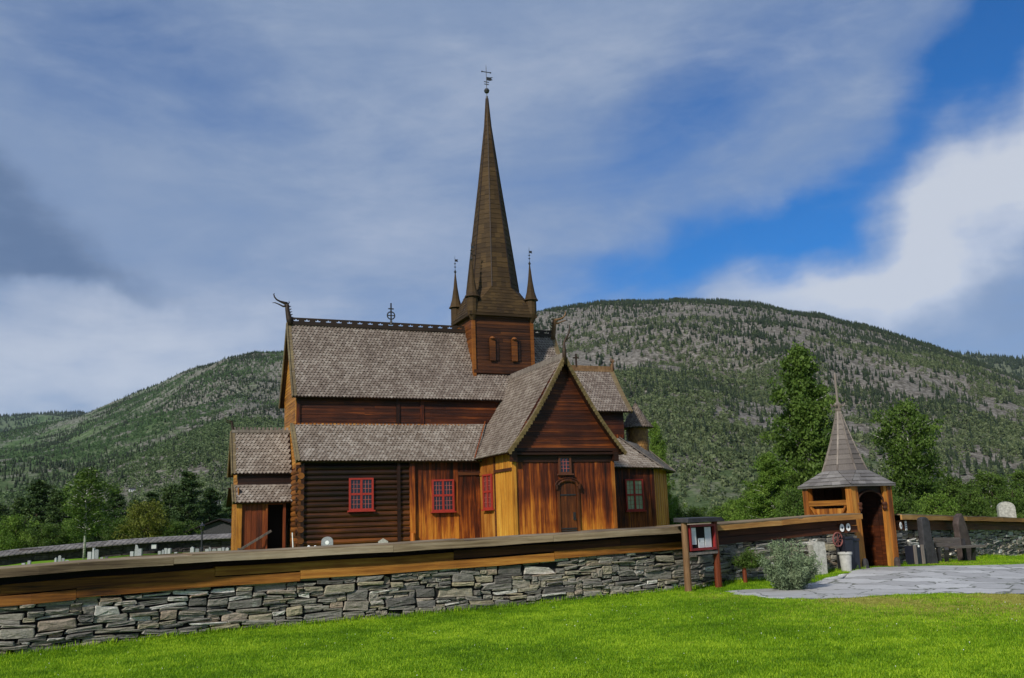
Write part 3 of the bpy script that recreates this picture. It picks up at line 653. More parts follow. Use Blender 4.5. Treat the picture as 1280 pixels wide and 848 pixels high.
def window(P0, du, wd, ht, nrm, parent, quad=(3, 3), glass='glass', sill=True, mt='red', cross=True, label=None):
    """casement window: P0 lower left corner on the wall face"""
    P0, du, nrm = Vector(P0), Vector(du), Vector(nrm); Z = Vector((0, 0, 1)); f = MB(); fr = .085
    def bar(x0, x1, z0, z1, d0, d1, mb=None):
        c = P0+du*((x0+x1)/2)+Z*((z0+z1)/2)+nrm*((d0+d1)/2); (mb or f).box(c, (x1-x0, d1-d0, z1-z0), (du, nrm, Z), r=random.random())
    bar(0, fr, 0, ht, .01, .10); bar(wd-fr, wd, 0, ht, .01, .10); bar(fr, wd-fr, ht-fr, ht, .01, .095); bar(fr, wd-fr, 0, fr, .01, .095)
    if cross: bar(wd/2-.05, wd/2+.05, fr, ht-fr, .01, .085); bar(fr, wd/2-.05, ht/2-.05, ht/2+.05, .01, .08); bar(wd/2+.05, wd-fr, ht/2-.05, ht/2+.05, .01, .08)
    if sill: bar(-.07, wd+.07, -.07, 0, .0, .17)
    ob = f.build('window', W[mt], parent)
    if label: ob['label'] = label
    g = MB(); bar(fr*.5, wd-fr*.5, fr*.5, ht-fr*.5, -.0, .035, g); g.build('pane', W[glass], ob)
    m_ = MB(); cells = [(fr, wd/2-.05), (wd/2+.05, wd-fr)] if cross else [(fr, wd-fr)]; rows = [(fr, ht/2-.05), (ht/2+.05, ht-fr)] if cross else [(fr, ht-fr)]
    for x0, x1 in cells:
        for z0, z1 in rows:
            for i in range(1, quad[0]): x = x0+(x1-x0)*i/quad[0]; bar(x-.009, x+.009, z0, z1, .036, .055, m_)
            for i in range(1, quad[1]): z = z0+(z1-z0)*i/quad[1]; bar(x0, x1, z-.009, z+.009, .036, .052, m_)
    m_.build('glazing_bar', W['redp'], ob); return ob
window((-6.82, 4.50, 2.33), (1, 0, 0), 1.2, 1.55, (0, -1, 0), lw)
window((-2.62, 4.56, 2.17), (1, 0, 0), 1.16, 1.58, (0, -1, 0), aw)

# --- south transept
TA = 2.65
def PT(s, t): return Vector((TA-2.98*(1-t)*1.0 - .10*(1-t)**3, -.5+(s)*17.2, 4.72+4.6*(t-.05*sin(pi*t))))
def QT(s, t): p = PT(s, t); return Vector((2*TA-p.x+.0, p.y, p.z-.06*(1-t)))
rf = MB()
shingles(rf, lambda s, t: PT(s*.44, t), 7.6, 5.5, .18, .175, flip=-1); shingles(rf, lambda s, t: PT(.44+s*.56, t), 9.6, 5.5, .42, .4, flip=-1)
shingles(rf, lambda s, t: QT(s*.44, t), 7.6, 5.5, .18, .175, flip=1); shingles(rf, lambda s, t: QT(.44+s*.56, t), 9.6, 5.5, .42, .4, flip=1)
tr = rf.build('transept_roof', W['sh'], church)
dk = MB(); slab(dk, PT, kt=8, flip=-1); slab(dk, QT, kt=8, flip=1); dk.build('roof_deck', W['dark'], tr)
vg = MB()
for fn in (PT, QT):
    curve_strip(vg, fn, 0, (0, -.03, -.03), .05, .17, 9)
    for j in range(26):                              # carved drops along the verge
        p = fn(0, (j+.5)/26); vg.box(p+Vector((0, -.06, -.12)), (.11, .03, .10), r=random.random())
vg.build('verge_board', W['vergey'], tr)
vg = MB()
for fn in (PT, QT): curve_strip(vg, fn, 0, (0, .08, .06), .2, .035, 9)
vg.build('verge_cap', W['verge'], tr)
b = MB(); b.beam((TA, -.45, 9.38), (TA, 6.6, 9.38), .16, .22)
for j in range(46): b.box((TA, -.35+j*.15, 9.52), (.05, .09, .09), r=random.random())
b.build('ridge_cap', W['greyv'], tr)
b = MB()                                             # slender finial on the transept gable
f = lambda x, z: Vector((TA+x, -.5, 9.2+z))
b.tube([f(0, -.25), f(0, .4), f(.0, .8), f(.12, 1.05), f(.28, 1.3), f(.36, 1.55), f(.34, 1.75)], [.12, .10, .06, .05, .045, .035, .015], 7)
b.tube([f(.03, .85), f(.15, 1.0), f(.32, 1.1), f(.42, 1.28)], [.04, .035, .03, .01], 6)
b.build('gable_finial', W['crest'], tr, True)
# flashing boards in the valleys (new reddish wood)
b = MB()
for j in range(6):
    a = PT(.255, j/12); c_ = PT(.255+.022*j, (j+1)/12)
b.beam((-.44, 4.12, 4.80), (.93, 6.1, 6.88), .05, .04); b.build('valley_board', W['red_v'], tr)
b = MB(); hwf = lambda z: 2.98*(9.25-z)/4.6+.05
boards_h(b, (TA, -.14), (1, 0), 4.95, 9.15, lambda z: -hwf(z), lambda z: hwf(z), .18, (0, -1, 0))
gw = b.build('transept_gable', W['tar_h'], church)
b = MB(); b.bx(-.22, 5.5, -.22, -.02, 4.78, 4.95); b.bx(-.30, 5.58, -.28, .02, 4.62, 4.72, .1); b.build('cross_beam', W['dark'], gw)
b = MB()
for u in (-.08, 5.30): b.bx(u-.13, u+.13, -.32, -.04, 4.3, 4.78)
b.build('bracket', W['dark'], gw)
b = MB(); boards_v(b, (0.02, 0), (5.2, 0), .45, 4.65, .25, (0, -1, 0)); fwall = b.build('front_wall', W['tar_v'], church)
b = MB(); b.bx(.0, 5.22, -.06, .0, 4.28, 4.6, .4); b.build('top_rail', W['dark'], fwall)
b = MB(); b.bx(-.06, .08, -.09, .10, .45, 4.3); b.build('corner_post', W['yellow_v'], fwall)
b = MB(); b.bx(5.12, 5.28, -.09, .10, .45, 4.3); b.build('corner_post', W['orange_v'], fwall)
# west side wall of the transept: brown above and at the window, bright new boards in front
b = MB(); boards_v(b, (0, 4.6), (0, 2.45), .75, 3.95, .24, (-1, 0, 0)); boards_v(b, (0, 4.6), (0, 2.45), 4.02, 4.75, .24, (-1, 0, 0)); b.bx(-.05, 0, 2.45, 4.6, 3.9, 4.04)
sw = b.build('side_wall', W['orange_v'], church)
b = MB(); boards_v(b, (0, 2.45), (0, .1), .8, 3.98, .17, (-1, 0, 0), jit=.02); boards_v(b, (0, 2.45), (0, .1), 4.05, 4.8, .24, (-1, 0, 0)); nb = b.build('bright_side_boards', W['yellow_v'], church)
b = MB(); b.bx(-.07, 0, .1, 2.45, 3.92, 4.06); b.bx(-.07, 0.02, .0, 4.55, .55, .74); b.bx(-.06, 0, 2.40, 2.5, .75, 4.7); b.build('side_rail', W['beamred'], nb)
window((-.04, 3.92, 2.2), (0, -1, 0), 1.22, 1.72, (-1, 0, 0), sw)
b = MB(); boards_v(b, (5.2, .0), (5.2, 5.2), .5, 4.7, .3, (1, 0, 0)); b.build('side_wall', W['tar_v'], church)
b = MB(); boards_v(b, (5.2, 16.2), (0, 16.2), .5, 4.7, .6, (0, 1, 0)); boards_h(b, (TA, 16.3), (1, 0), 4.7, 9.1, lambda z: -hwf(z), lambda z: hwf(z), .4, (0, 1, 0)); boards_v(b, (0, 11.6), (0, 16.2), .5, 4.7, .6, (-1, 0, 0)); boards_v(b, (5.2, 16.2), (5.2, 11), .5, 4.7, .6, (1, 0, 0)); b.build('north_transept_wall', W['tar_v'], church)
window((2.28, -.03, 3.72), (1, 0, 0), .66, .82, (0, -1, 0), fwall, (3, 4), mt='brownframe', cross=False)
# carved doorway
D0 = 2.27; dw = .86; zt = 3.1
def arch(cx, z, r_, k=12): return [(cx+r_*cos(pi*i/k), z+r_*.55*sin(pi*i/k)) for i in range(k+1)]
b = MB(); pts = [(D0+dw, .5)]+arch(D0+dw/2, zt, dw/2)+[(D0, .5)]
b.prism([Vector((x, -.04, z)) for x, z in pts], (0, -.05, 0)); dr = b.build('door', W['door'], church)
b = MB()
b.prism([Vector((D0-.02, -.05, .5)), Vector((D0-.13, -.05, .5)), Vector((D0-.13, -.05, zt)), Vector((D0-.02, -.05, zt))], (0, -.10, 0)); b.prism([Vector((D0+dw+.02, -.05, .5)), Vector((D0+dw+.13, -.05, .5)), Vector((D0+dw+.13, -.05, zt)), Vector((D0+dw+.02, -.05, zt))], (0, -.10, 0))
ar_ = arch(D0+dw/2, zt+.02, dw/2+.08, 16); b.tube([Vector((x, -.12, z)) for x, z in ar_], .075, 8, cap=True)
ar_ = arch(D0+dw/2, zt+.05, dw/2+.22, 16); b.tube([Vector((x, -.14, z)) for x, z in ar_], .045, 6)
for x in (D0-.16, D0+dw+.16): b.tube([(x, -.16, zt-.12), (x, -.16, zt+.1)], [.07, .09], 8)
b.build('door_surround', W['door'], dr)
b = MB()
for z in (1.05, 1.15, 2.72): b.bx(D0+.03, D0+dw-.03, -.115, -.095, z-.03, z+.03)
b.build('hinge_strap', W['iron'], dr)
b = MB(); b.bx(D0+.66, D0+.78, -.12, -.095, 1.55, 1.9); b.tube([Vector((D0+.72+.07*cos(t), -.13, 1.6+.07*sin(t))) for t in [i*pi/6 for i in range(13)]], .012, 5); b.build('door_handle', W['iron'], dr)

# --- choir (east)
chr_, _ = gable_roof('choir_roof', 5.9, 9.92, 6.0, 7.52, 10.22, ends=(False, True), mt='sh')
b = MB(); b.beam((6, AX, 10.22), (10, AX, 10.22), .2, .14); b.bx(6.0, 9.8, AX-.04, AX+.04, 10.25, 10.5); b.build('ridge_crest', W['postbrown'], chr_)
b = MB(); f = lambda x, z: Vector((9.95+x, AX, 10.2+z)); b.tube([f(0, -.3), f(0, .35), f(.05, .6), f(-.02, .8)], [.14, .11, .06, .03], 7); b.tube([f(.02, .5), f(.14, .62), f(.1, .75)], [.05, .04, .015], 6); b.tube([f(-.02, .55), f(-.12, .68), f(-.08, .85)], [.05, .03, .012], 6)
b.build('dragon_head', W['postbrown'], chr_, True)
b = MB(); c = Vector((7.55, AX, 10.4)); b.beam(c, c+Vector((0, 0, .8)), .09, .09); b.beam(c+Vector((-.2, 0, .55)), c+Vector((.2, 0, .55)), .08, .08); b.build('ridge_cross', W['crest'], chr_)
b = MB(); boards_h(b, (0, 6.45), (1, 0), 5.9, 7.9, lambda z: 5.9, lambda z: 9.6, .18, (0, -1, 0)); boards_h(b, (0, 2*AX-6.45), (1, 0), 5.9, 7.9, lambda z: 5.9, lambda z: 9.6, .3, (0, 1, 0))
boards_h(b, (9.6, AX), (0, 1), 5.5, 10.1, lambda z: -1.65 if z < 7.9 else -max(.02, (10.1-z)*.76), lambda z: 1.65 if z < 7.9 else max(.02, (10.1-z)*.76), .18, (1, 0, 0)); b.build('choir_clerestory_wall', W['tar_h'], church)
b = MB()
for i in range(8): b.box((8.25+i*.17, 6.38, 6.14), (.1, .04, .2), r=random.random())
b.build('cover_strip', W['red_v'], chr_)
lean_roof('choir_aisle_roof', (5.0, 4.85, 4.36), (11.05, 4.85, 4.22), (9.25, 6.42, 6.02), (5.0, 6.42, 6.05), ends=())
lean_roof('apse_roof', (11.05, 4.85, 4.22), (13.25, 7.1, 4.12), (11.6, 7.9, 5.72), (9.25, 6.42, 6.02), mt='shg')
lean_roof('apse_roof', (13.25, 7.1, 4.12), (13.25, 9.1, 4.12), (11.6, 8.3, 5.72), (11.6, 7.9, 5.72), mt='shg', wdt=.3)
lean_roof('apse_roof', (13.25, 9.1, 4.12), (11.05, 11.35, 4.22), (9.25, 9.78, 6.02), (11.6, 8.3, 5.72), mt='shg', wdt=.3)
lean_roof('choir_aisle_roof', (11.05, 11.35, 4.22), (5.0, 11.35, 4.36), (5.0, 9.78, 6.05), (9.25, 9.78, 6.02), wdt=.4)
b = MB()
b.beam((11.1, 4.82, 4.24), (9.25, 6.42, 6.10), .18, .05); b.beam((13.28, 7.1, 4.14), (11.6, 7.95, 5.8), .16, .05); b.build('hip_board', W['greyv'], chr_)
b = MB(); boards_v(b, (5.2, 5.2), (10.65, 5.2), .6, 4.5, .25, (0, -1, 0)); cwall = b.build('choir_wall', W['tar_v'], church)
nv = Vector((1, -1, 0)).normalized()
b = MB(); boards_v(b, (10.65, 5.2), (12.7, 7.25), .6, 4.4, .25, nv, jit=.02); boards_v(b, (12.7, 7.25), (12.7, 8.95), .6, 4.3, .25, (1, 0, 0)); boards_v(b, (12.7, 8.95), (10.65, 11.0), .6, 4.3, .3, (nv.x, -nv.y, 0)); b.build('apse_wall', W['apse'], church)
b = MB(); boards_v(b, (10.65, 11.0), (5.2, 11.0), .6, 4.4, .5, (0, 1, 0)); b.build('choir_wall', W['tar_v'], church)
window((8.72, 5.15, 1.92), (1, 0, 0), 1.13, 1.72, (0, -1, 0), cwall, (2, 3), glass='curtain')
ac = (11.4, AX)
b = MB()
def PC(s, t): a = -2*pi*s; return Vector((ac[0]+.64*cos(a), ac[1]+.64*sin(a), 5.3+1.75*t))
shingles(b, lambda s, t: PC(1-s, t), 4.0, 1.7, .16, .15, lift=.02); b.lathe((*ac, 0), [(.62, 5.2), (.62, 7.0)], 20, .3); at_w = b.build('apse_turret', W['shd'], church)
b = MB()
def PK(s, t): a = 2*pi*s; r_ = .88*(1-t)**1.0+.03; r_ += .10*(1-t)**6; return Vector((ac[0]+r_*cos(a), ac[1]+r_*sin(a), 6.78+1.5*t))
for j in range(9):
    t = j/9; nn = max(8, int(2*pi*(.88*(1-t)+.03)/.16)); 
    shingles(b, lambda s, tt, t=t: PK(s, min(1, t+tt/9*.99)), nn*.16, .12, .16, .15)
b.lathe((*ac, 0), [(.9, 6.76), (.85, 6.8), (.03, 8.25)], 20, .2); b.build('conical_roof', W['shc'], at_w)
b = MB(); b.tube([(*ac, 8.2), (*ac, 8.5)], [.07, .02], 8); b.build('finial', W['iron'], at_w)

# --- west porch
pr, _ = gable_roof('porch_roof', -12.02, -9.15, 6.95, 4.28, 6.45, ends=(True, False), mt='sh2')
b = MB(); b.beam((-12, AX, 6.48), (-9.1, AX, 6.48), .18, .14)
for i in range(14): b.box((-11.85+i*.2, AX, 6.62), (.12, .05, .14), r=random.random())
b.build('ridge_crest', W['greyv'], pr); dragon(pr, (-11.95, AX, 6.5), (-1, 0, 0), .42)
def PL(s, t): return Vector((-12.0+s*2.85, 6.25+.85*t, 2.86+.86*t))
b = MB(); shingles(b, PL, 2.85, 1.2, .19, .18); shingles(b, lambda s, t: Vector((PL(s, t).x, 2*AX-PL(s, t).y, PL(s, t).z)), 2.85, 1.2, .3, .3, flip=-1); p2 = b.build('porch_skirt_roof', W['sh2'], church)
b = MB(); slab(b, PL, kt=3); slab(b, lambda s, t: Vector((PL(s, t).x, 2*AX-PL(s, t).y, PL(s, t).z)), kt=3, flip=-1); b.build('roof_deck', W['dark'], p2)
b = MB(); curve_strip(b, PL, 0, (-.03, 0, 0), .05, .2, 3); curve_strip(b, PL, 0, (.05, 0, .05), .16, .03, 3); b.build('verge_board', W['verge'], p2)
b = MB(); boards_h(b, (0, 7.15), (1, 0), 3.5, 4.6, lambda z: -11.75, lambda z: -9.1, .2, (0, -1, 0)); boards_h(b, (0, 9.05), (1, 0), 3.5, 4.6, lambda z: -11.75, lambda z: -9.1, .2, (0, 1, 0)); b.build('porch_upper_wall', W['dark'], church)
b = MB(); boards_h(b, (-11.75, AX), (0, 1), 3.6, 6.4, lambda z: -.95 if z < 4.6 else -max(.02, (6.4-z)*.53), lambda z: .95 if z < 4.6 else max(.02, (6.4-z)*.53), .18, (-1, 0, 0)); boards_v(b, (-11.75, 9.6), (-11.75, 6.6), .5, 3.6, .22, (-1, 0, 0)); pw_ = b.build('porch_west_wall', W['yellow_h'], church)
b = MB(); b.bx(-11.82, -11.58, 6.48, 6.68, .4, 2.95); b.build('corner_post', W['yellow_v'], pw_)
b = MB(); boards_v(b, (-11.58, 6.6), (-10.38, 6.6), .5, 2.95, .22, (0, -1, 0)); b.build('porch_wall', W['red_v'], church)
b = MB(); b.bx(-9.62, -9.5, 6.5, 6.66, .5, 2.95); b.bx(-10.38, -9.62, 6.52, 6.62, 2.75, 2.95); b.bx(-10.45, -10.36, 6.5, 6.6, .5, 2.9); b.build('door_frame', W['red_v'], church)
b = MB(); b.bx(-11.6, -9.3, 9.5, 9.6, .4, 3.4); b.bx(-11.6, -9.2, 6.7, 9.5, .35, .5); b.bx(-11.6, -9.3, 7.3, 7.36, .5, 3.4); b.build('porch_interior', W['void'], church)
b = MB(); b.bx(-10.6, -9.2, 5.7, 6.45, .2, .5); b.bx(-10.4, -9.4, 5.4, 5.7, .1, .36); b.build('stone_step', W['concrete'], church)
b = MB(); b.beam((-11.75, 6.1, .62), (-10.2, 6.35, 1.5), .08, .10); b.bx(-11.78, -11.70, 6.05, 6.13, .3, .75); b.build('handrail', W['greyv'], church)

# --- tower and spire
u0, u1, v0, v1 = .6, 4.12, 6.7, 9.5; cu, cv = (u0+u1)/2, AX
b = MB()
boards_h(b, (0, v0), (1, 0), 8.6, 13.2, lambda z: u0, lambda z: u1, .2, (0, -1, 0), seg=2); boards_h(b, (0, v1), (1, 0), 8.6, 13.2, lambda z: u0, lambda z: u1, .3, (0, 1, 0))
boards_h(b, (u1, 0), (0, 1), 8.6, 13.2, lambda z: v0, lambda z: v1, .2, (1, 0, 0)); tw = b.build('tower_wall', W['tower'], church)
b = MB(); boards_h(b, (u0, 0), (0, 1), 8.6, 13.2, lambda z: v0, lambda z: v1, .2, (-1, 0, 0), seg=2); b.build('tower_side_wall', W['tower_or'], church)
b = MB()
for u, v in ((u0, v0), (u1, v0), (u0, v1), (u1, v1)): b.bx(u-.09, u+.09, v-.09, v+.09, 8.7, 13.1)
b.build('corner_board', W['tower_or'], tw)
b = MB(); b.bx(u0-.05, u1+.05, v0-.1, v0-.02, 9.62, 9.8); b.bx(u0, u1, v0-.07, v0-.02, 12.75, 13.0); b.build('band_board', W['tower'], tw)
for x in (1.5, 2.82):
    b = MB(); b.box((x+.17, v0-.11, 10.95), (.34, .06, 1.25)); b.lathe((x+.17, v0-.11, 11.56), [(.17, 0), (.12, .1), (.02, .15)], 8); o = b.build('sound_shutter', W['tower_or'], tw)
    b = MB(); b.box((x+.45, v0-.045, 10.95), (.2, .04, 1.2)); b.build('sound_opening', W['dark'], tw)
# skirt from the square to the octagon
ov = .26; zb, zo = 13.02, 14.6; R8 = 1.52; sp_top = 26.7
sq = lambda k: [(u0-ov, v0-ov), (u1+ov, v0-ov), (u1+ov, v1+ov), (u0-ov, v1+ov)][k]
oc = [(cu+R8*cos(radians(-157.5+45*i)), cv+R8*sin(radians(-157.5+45*i))*1.0) for i in range(8)]
b = MB(); Zv = lambda p, z: Vector((p[0], p[1], z))
def rows(mb, A, B_, C_, D_, n_):                     # plank courses between lower edge A-B and upper edge D-C
    for i in range(n_):
        t0, t1 = i/n_, (i+1)/n_; l = lambda P, Q, t: Vector(P).lerp(Vector(Q), t)
        a, b2, c2, d2 = l(A, D_, t0), l(B_, C_, t0), l(B_, C_, t1), l(A, D_, t1)
        nr = (b2-a).cross(d2-a).normalized() if (d2-a).length > 1e-6 and (b2-a).length > 1e-6 else Vector((0, 0, 1))
        k = max(1, int((b2-a).length/.28)); 
        for j in range(k):
            f0, f1 = j/k, (j+1)/k; e = .02*random.uniform(.6, 1.3)
            q = [a.lerp(b2, f0)+nr*e, a.lerp(b2, f1)+nr*e, d2.lerp(c2, f1)+nr*.004, d2.lerp(c2, f0)+nr*.004]; mb.poly(q)
            mb.poly([a.lerp(b2, f0), a.lerp(b2, f1), q[1], q[0]], .1)
for k in range(4):
    s0, s1 = sq(k), sq((k+1) % 4); o0, o1 = oc[(2*k+1) % 8], oc[(2*k+2) % 8]; oprev = oc[(2*k) % 8]
    rows(b, Zv(s0, zb), Zv(s1, zb), Zv(o1, zo), Zv(o0, zo), 9)
    rows(b, Zv(s0, zb), Zv(s0, zb)+Vector((.001, 0, 0)), Zv(o0, zo), Zv(oprev, zo), 9)
b.prism([Zv(sq(k), zb-.16) for k in range(4)], (0, 0, .155), .1)
sk = b.build('tower_skirt_roof', W['spire'], church)
b = MB()
for i in range(8):
    a, c_ = oc[i], oc[(i+1) % 8]; prf = [(0, 1.0), (.25, .745), (.55, .43), (.85, .135), (1.0, .045)]
    for (t0, f0), (t1, f1) in zip(prf, prf[1:]):
        g = lambda p, f: (cu+(p[0]-cu)*f, cv+(p[1]-cv)*f); z0_, z1_ = zo+(sp_top-zo)*t0, zo+(sp_top-zo)*t1
        rows(b, Zv(g(a, f0), z0_), Zv(g(c_, f0), z0_), Zv(g(c_, f1), z1_), Zv(g(a, f1), z1_), max(1, round((z1_-z0_)/.3)))
spi = b.build('spire', W['spire'], church)
b = MB()
for a in oc:
    b.mark()
    for (t0, f0), (t1, f1) in zip(prf, prf[1:]): b.beam(Zv(g(a, f0*1.005), zo+(sp_top-zo)*t0), Zv(g(a, f1*1.005), zo+(sp_top-zo)*t1), .06, .05)
b.build('spire_edge', W['crest'], spi)
b = MB()                                             # small hooks on the spire
for a in (0, 5): p = Zv(g(oc[a], .82), zo+2.0); d = (p-Vector((cu, cv, p.z))).normalized(); b.tube([p, p+d*.25, p+d*.3+Vector((0, 0, .12))], .02, 5)
b.build('hook', W['iron'], spi)
b = MB(); T = Vector((cu, cv, sp_top)); Z = Vector((0, 0, 1))
b.lathe(T, [(.075, -.6), (.07, .15), (.02, .2), (.02, .35), (.12, .40), (.17, .52), (.12, .64), (.02, .70), (.018, 2.0), (.005, 2.25)], 10)
for z, l in ((.95, .14), (1.1, .16), (1.75, .28)): b.beam(T+Z*z-Vector((l, 0, 0)), T+Z*z+Vector((l, 0, 0)), .03, .045)
for x in (-.28, .28): b.tube([T+Z*1.75+Vector((x-.03, 0, 0)), T+Z*1.75+Vector((x+.03, 0, 0))], .05, 6)
b.build('spire_finial', W['iron'], spi)
b = MB(); b.prism([T+Z*1.22+Vector((.03, 0, 0)), T+Z*1.2+Vector((.25, 0, .02)), T+Z*1.3+Vector((.42, 0, .0)), T+Z*1.36+Vector((.30, 0, 0)), T+Z*1.48+Vector((.44, 0, 0)), T+Z*1.44+Vector((.2, 0, 0)), T+Z*1.44+Vector((.03, 0, 0))], (0, .02, 0)); b.build('weathervane', W['iron'], spi)
for (x, y) in ((u0-.02, v0-.02), (u1+.02, v0-.02), (u0-.02, v1+.02), (u1+.02, v1+.02)):
    b = MB(); c = (x, y, 0); b.lathe(c, [(.12, 12.6), (.24, 12.85), (.31, 13.1), (.31, 13.95)], 10, .5); t_ = b.build('corner_turret', W['spire'], church)
    b = MB(); b.lathe(c, [(.43, 13.90), (.35, 14.02), (.24, 14.4), (.13, 15.1), (.035, 16.0)], 10); b.build('turret_spire', W['spire'], t_)
    b = MB(); b.lathe(c, [(.035, 15.9), (.03, 16.0), (.08, 16.1), (.03, 16.2), (.015, 16.25), (.015, 16.9), (.003, 17.1)], 8)
    for z in (16.4, 16.6): b.lathe(c, [(.01, z-.04), (.07, z), (.01, z+.04)], 8)
    p = Vector((x, y, 16.75)); b.prism([p, p+Vector((.2, 0, -.02)), p+Vector((.16, 0, .06)), p+Vector((.2, 0, .13)), p+Vector((0, 0, .12))], (0, .02, 0)); b.build('turret_finial', W['iron'], t_)
#PART3
# ------------------------------------------------------------------ dry stone walls
def stone_mat():
    m, q = mat('dry stone'); co = objco(q); rn = attr(q)
    off = q.new('ShaderNodeVectorMath', {0: co, 1: q.new('ShaderNodeCombineXYZ', {0: q.math('MULTIPLY', rn, 37.0), 1: 0.0, 2: q.math('MULTIPLY', rn, 53.)}).outputs[0]}, operation='ADD').outputs[0]
    base = q.ramp(rn, [(0, (.105, .097, .086)), (.2, (.215, .20, .172)), (.38, (.31, .285, .232)), (.52, (.16, .15, .138)), (.64, (.36, .31, .20)), (.78, (.24, .222, .185)), (.87, (.32, .24, .17)), (.93, (.46, .44, .39)), (1, (.68, .65, .58))])
    lay = q.noise(q.mapv(off, (2.5, 2.5, 22)), 2.2, 6, .65, .5); gr = q.noise(off, 26, 6, .7); lich = q.noise(off, 6, 4, .6)
    c = q.mix(.65, base, q.ramp(lay, [(.3, .42), (.7, 1.6)]), 'MULTIPLY'); c = q.mix(.6, c, q.ramp(gr, [(.3, .5), (.72, 1.5)]), 'MULTIPLY')
    c = q.mix(q.smooth(lich, .60, .74), c, (.27, .27, .23)); 
    h = q.math('ADD', q.math('MULTIPLY', lay, .7), q.math('MULTIPLY', gr, .5))
    finish(q, c, .75, h, .8, .03, .35); return m
W['stone'] = stone_mat()
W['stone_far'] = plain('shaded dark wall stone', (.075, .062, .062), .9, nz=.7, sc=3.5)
W['core'] = plain('stone fill with gap shade', (.022, .02, .018), .95)  # near-black tone puts the shade between the stones into the colour
class Path:
    def __init__(s, pts):                            # pts (x,y,ztop)
        P = np.array(pts, float); 
        # chaikin smoothing
        for _ in range(2):
            Q = [P[0]]
            for a, b_ in zip(P[:-1], P[1:]): Q += [a*.75+b_*.25, a*.25+b_*.75]
            P = np.array(Q+[P[-1]])
        s.P = P; s.d = np.concatenate([[0], np.cumsum(np.hypot(*np.diff(P[:, :2], axis=0).T))]); s.L = s.d[-1]
    def at(s, t):
        x, y, z = (np.interp(t, s.d, s.P[:, k]) for k in range(3)); e = .3
        a = [np.interp(min(s.L, t+e), s.d, s.P[:, k])-np.interp(max(0, t-e), s.d, s.P[:, k]) for k in (0, 1)]; l = hypot(*a)
        return Vector((x, y, 0)), Vector((a[0]/l, a[1]/l, 0)), Vector((a[1]/l, -a[0]/l, 0)), float(z)
def masonry(mb, path, zdrop, seed, cw=.062, ch=.035):
    r = random.Random(seed); nc = int(path.L/cw); fr = [path.at((i+.5)*cw) for i in range(nc+1)]
    zg = [g1(f[0].x+f[2].x*.05, f[0].y+f[2].y*.05)-.1 for f in fr]; zt = [f[3]-zdrop((i+.5)*cw) for i, f in enumerate(fr)]
    nr = int(max((a-b_) for a, b_ in zip(zt, zg))/ch)+3
    occ = np.zeros((nr+8, nc+16), bool)
    wob = lambda i, s_: .018*sin(i*cw*1.7+s_)+.012*sin(i*cw*4.1+s_*2)
    for j in range(nr):
        i = 0
        while i < nc:
            if occ[j, i] or zg[i]+j*ch > zt[i]: i += 1; continue
            big = r.random()*(.62 if i*cw < 12 else 1)
            if big < .12: w_, h_ = r.randint(7, 13), r.randint(2, 5)
            elif big < .74: w_, h_ = r.randint(4, 11), r.randint(1, 2)
            else: w_, h_ = r.randint(2, 6), r.randint(1, 3)
            k = 0
            while k < w_ and i+k < nc and not occ[j, i+k]: k += 1
            if k < w_ and w_-k <= 2 and k > 1: pass
            w_ = max(1, k)
            if i+w_+1 < nc and occ[j, i+w_+1]: w_ = w_+1 if not occ[j, min(nc-1, i+w_)] else w_
            while h_ > 1 and occ[j:j+h_, i:i+w_].any(): h_ -= 1
            occ[j:j+h_, i:i+w_] = True
            cx, cz = (i+w_/2)*cw, (j+h_/2)*ch; hw_, hh = w_*cw/2+.001, h_*ch/2+.002
            f = path.at(cx); z0 = zg[min(nc, int(i+w_/2))]+cz+wob(i, j*.35)
            dp = r.uniform(-.025, .055); tl = r.uniform(-.16, .16); out = []
            m_ = 12 if w_ > 3 else 8
            pw = r.uniform(3.5, 11)
            if i*cw < 14 and r.random() < .2: dp += .02
            cr = [(-1+r.uniform(-.04, .15), -1+r.uniform(-.06, .2)), (1-r.uniform(-.04, .15), -1+r.uniform(-.06, .2)), (1-r.uniform(-.04, .18), 1-r.uniform(-.06, .26)), (-1+r.uniform(-.04, .18), 1-r.uniform(-.06, .26))]
            if r.random() < .22: k_ = r.randrange(4); cr[k_] = (cr[k_][0]*.72, cr[k_][1]*.55)
            for q in range(4):                       # four broken sides, corners knocked off
                a_, b2 = cr[q], cr[(q+1) % 4]
                for tq in ((.06, .5, .94) if m_ == 12 else (.07, .93)):
                    out.append(((a_[0]+(b2[0]-a_[0])*tq+r.uniform(-.03, .03))*hw_, (a_[1]+(b2[1]-a_[1])*tq+r.uniform(-.07, .07))*hh))
            m_ = len(out)
            vs = []; 
            for sc, yy in ((.97, -.16), (1.0, dp-.02), (.94, dp-.001), (.5, dp+r.uniform(-.012, .018))):
                for (ax, az_) in out:
                    jx = r.uniform(-.007, .007) if sc < .95 else 0
                    px_, pz = ax*sc, az_*sc+ax*sc*tl*.5
                    p = f[0]+f[1]*px_+f[2]*(yy+jx+(az_/max(hh, .01))*.006)+Vector((0, 0, z0+pz)); 
                    p += f[1]*cx*0; vs.append(p)
            vs.append(f[0]+f[2]*(dp+r.uniform(0, .02))+Vector((0, 0, z0)))
            fs = []
            for l in range(3):
                for q in range(m_): q2 = (q+1) % m_; fs.append((l*m_+q, l*m_+q2, (l+1)*m_+q2, (l+1)*m_+q))
            for q in range(m_): fs.append((3*m_+q, 3*m_+(q+1) % m_, 4*m_))
            mb.raw(vs, fs, r.random()); i += w_
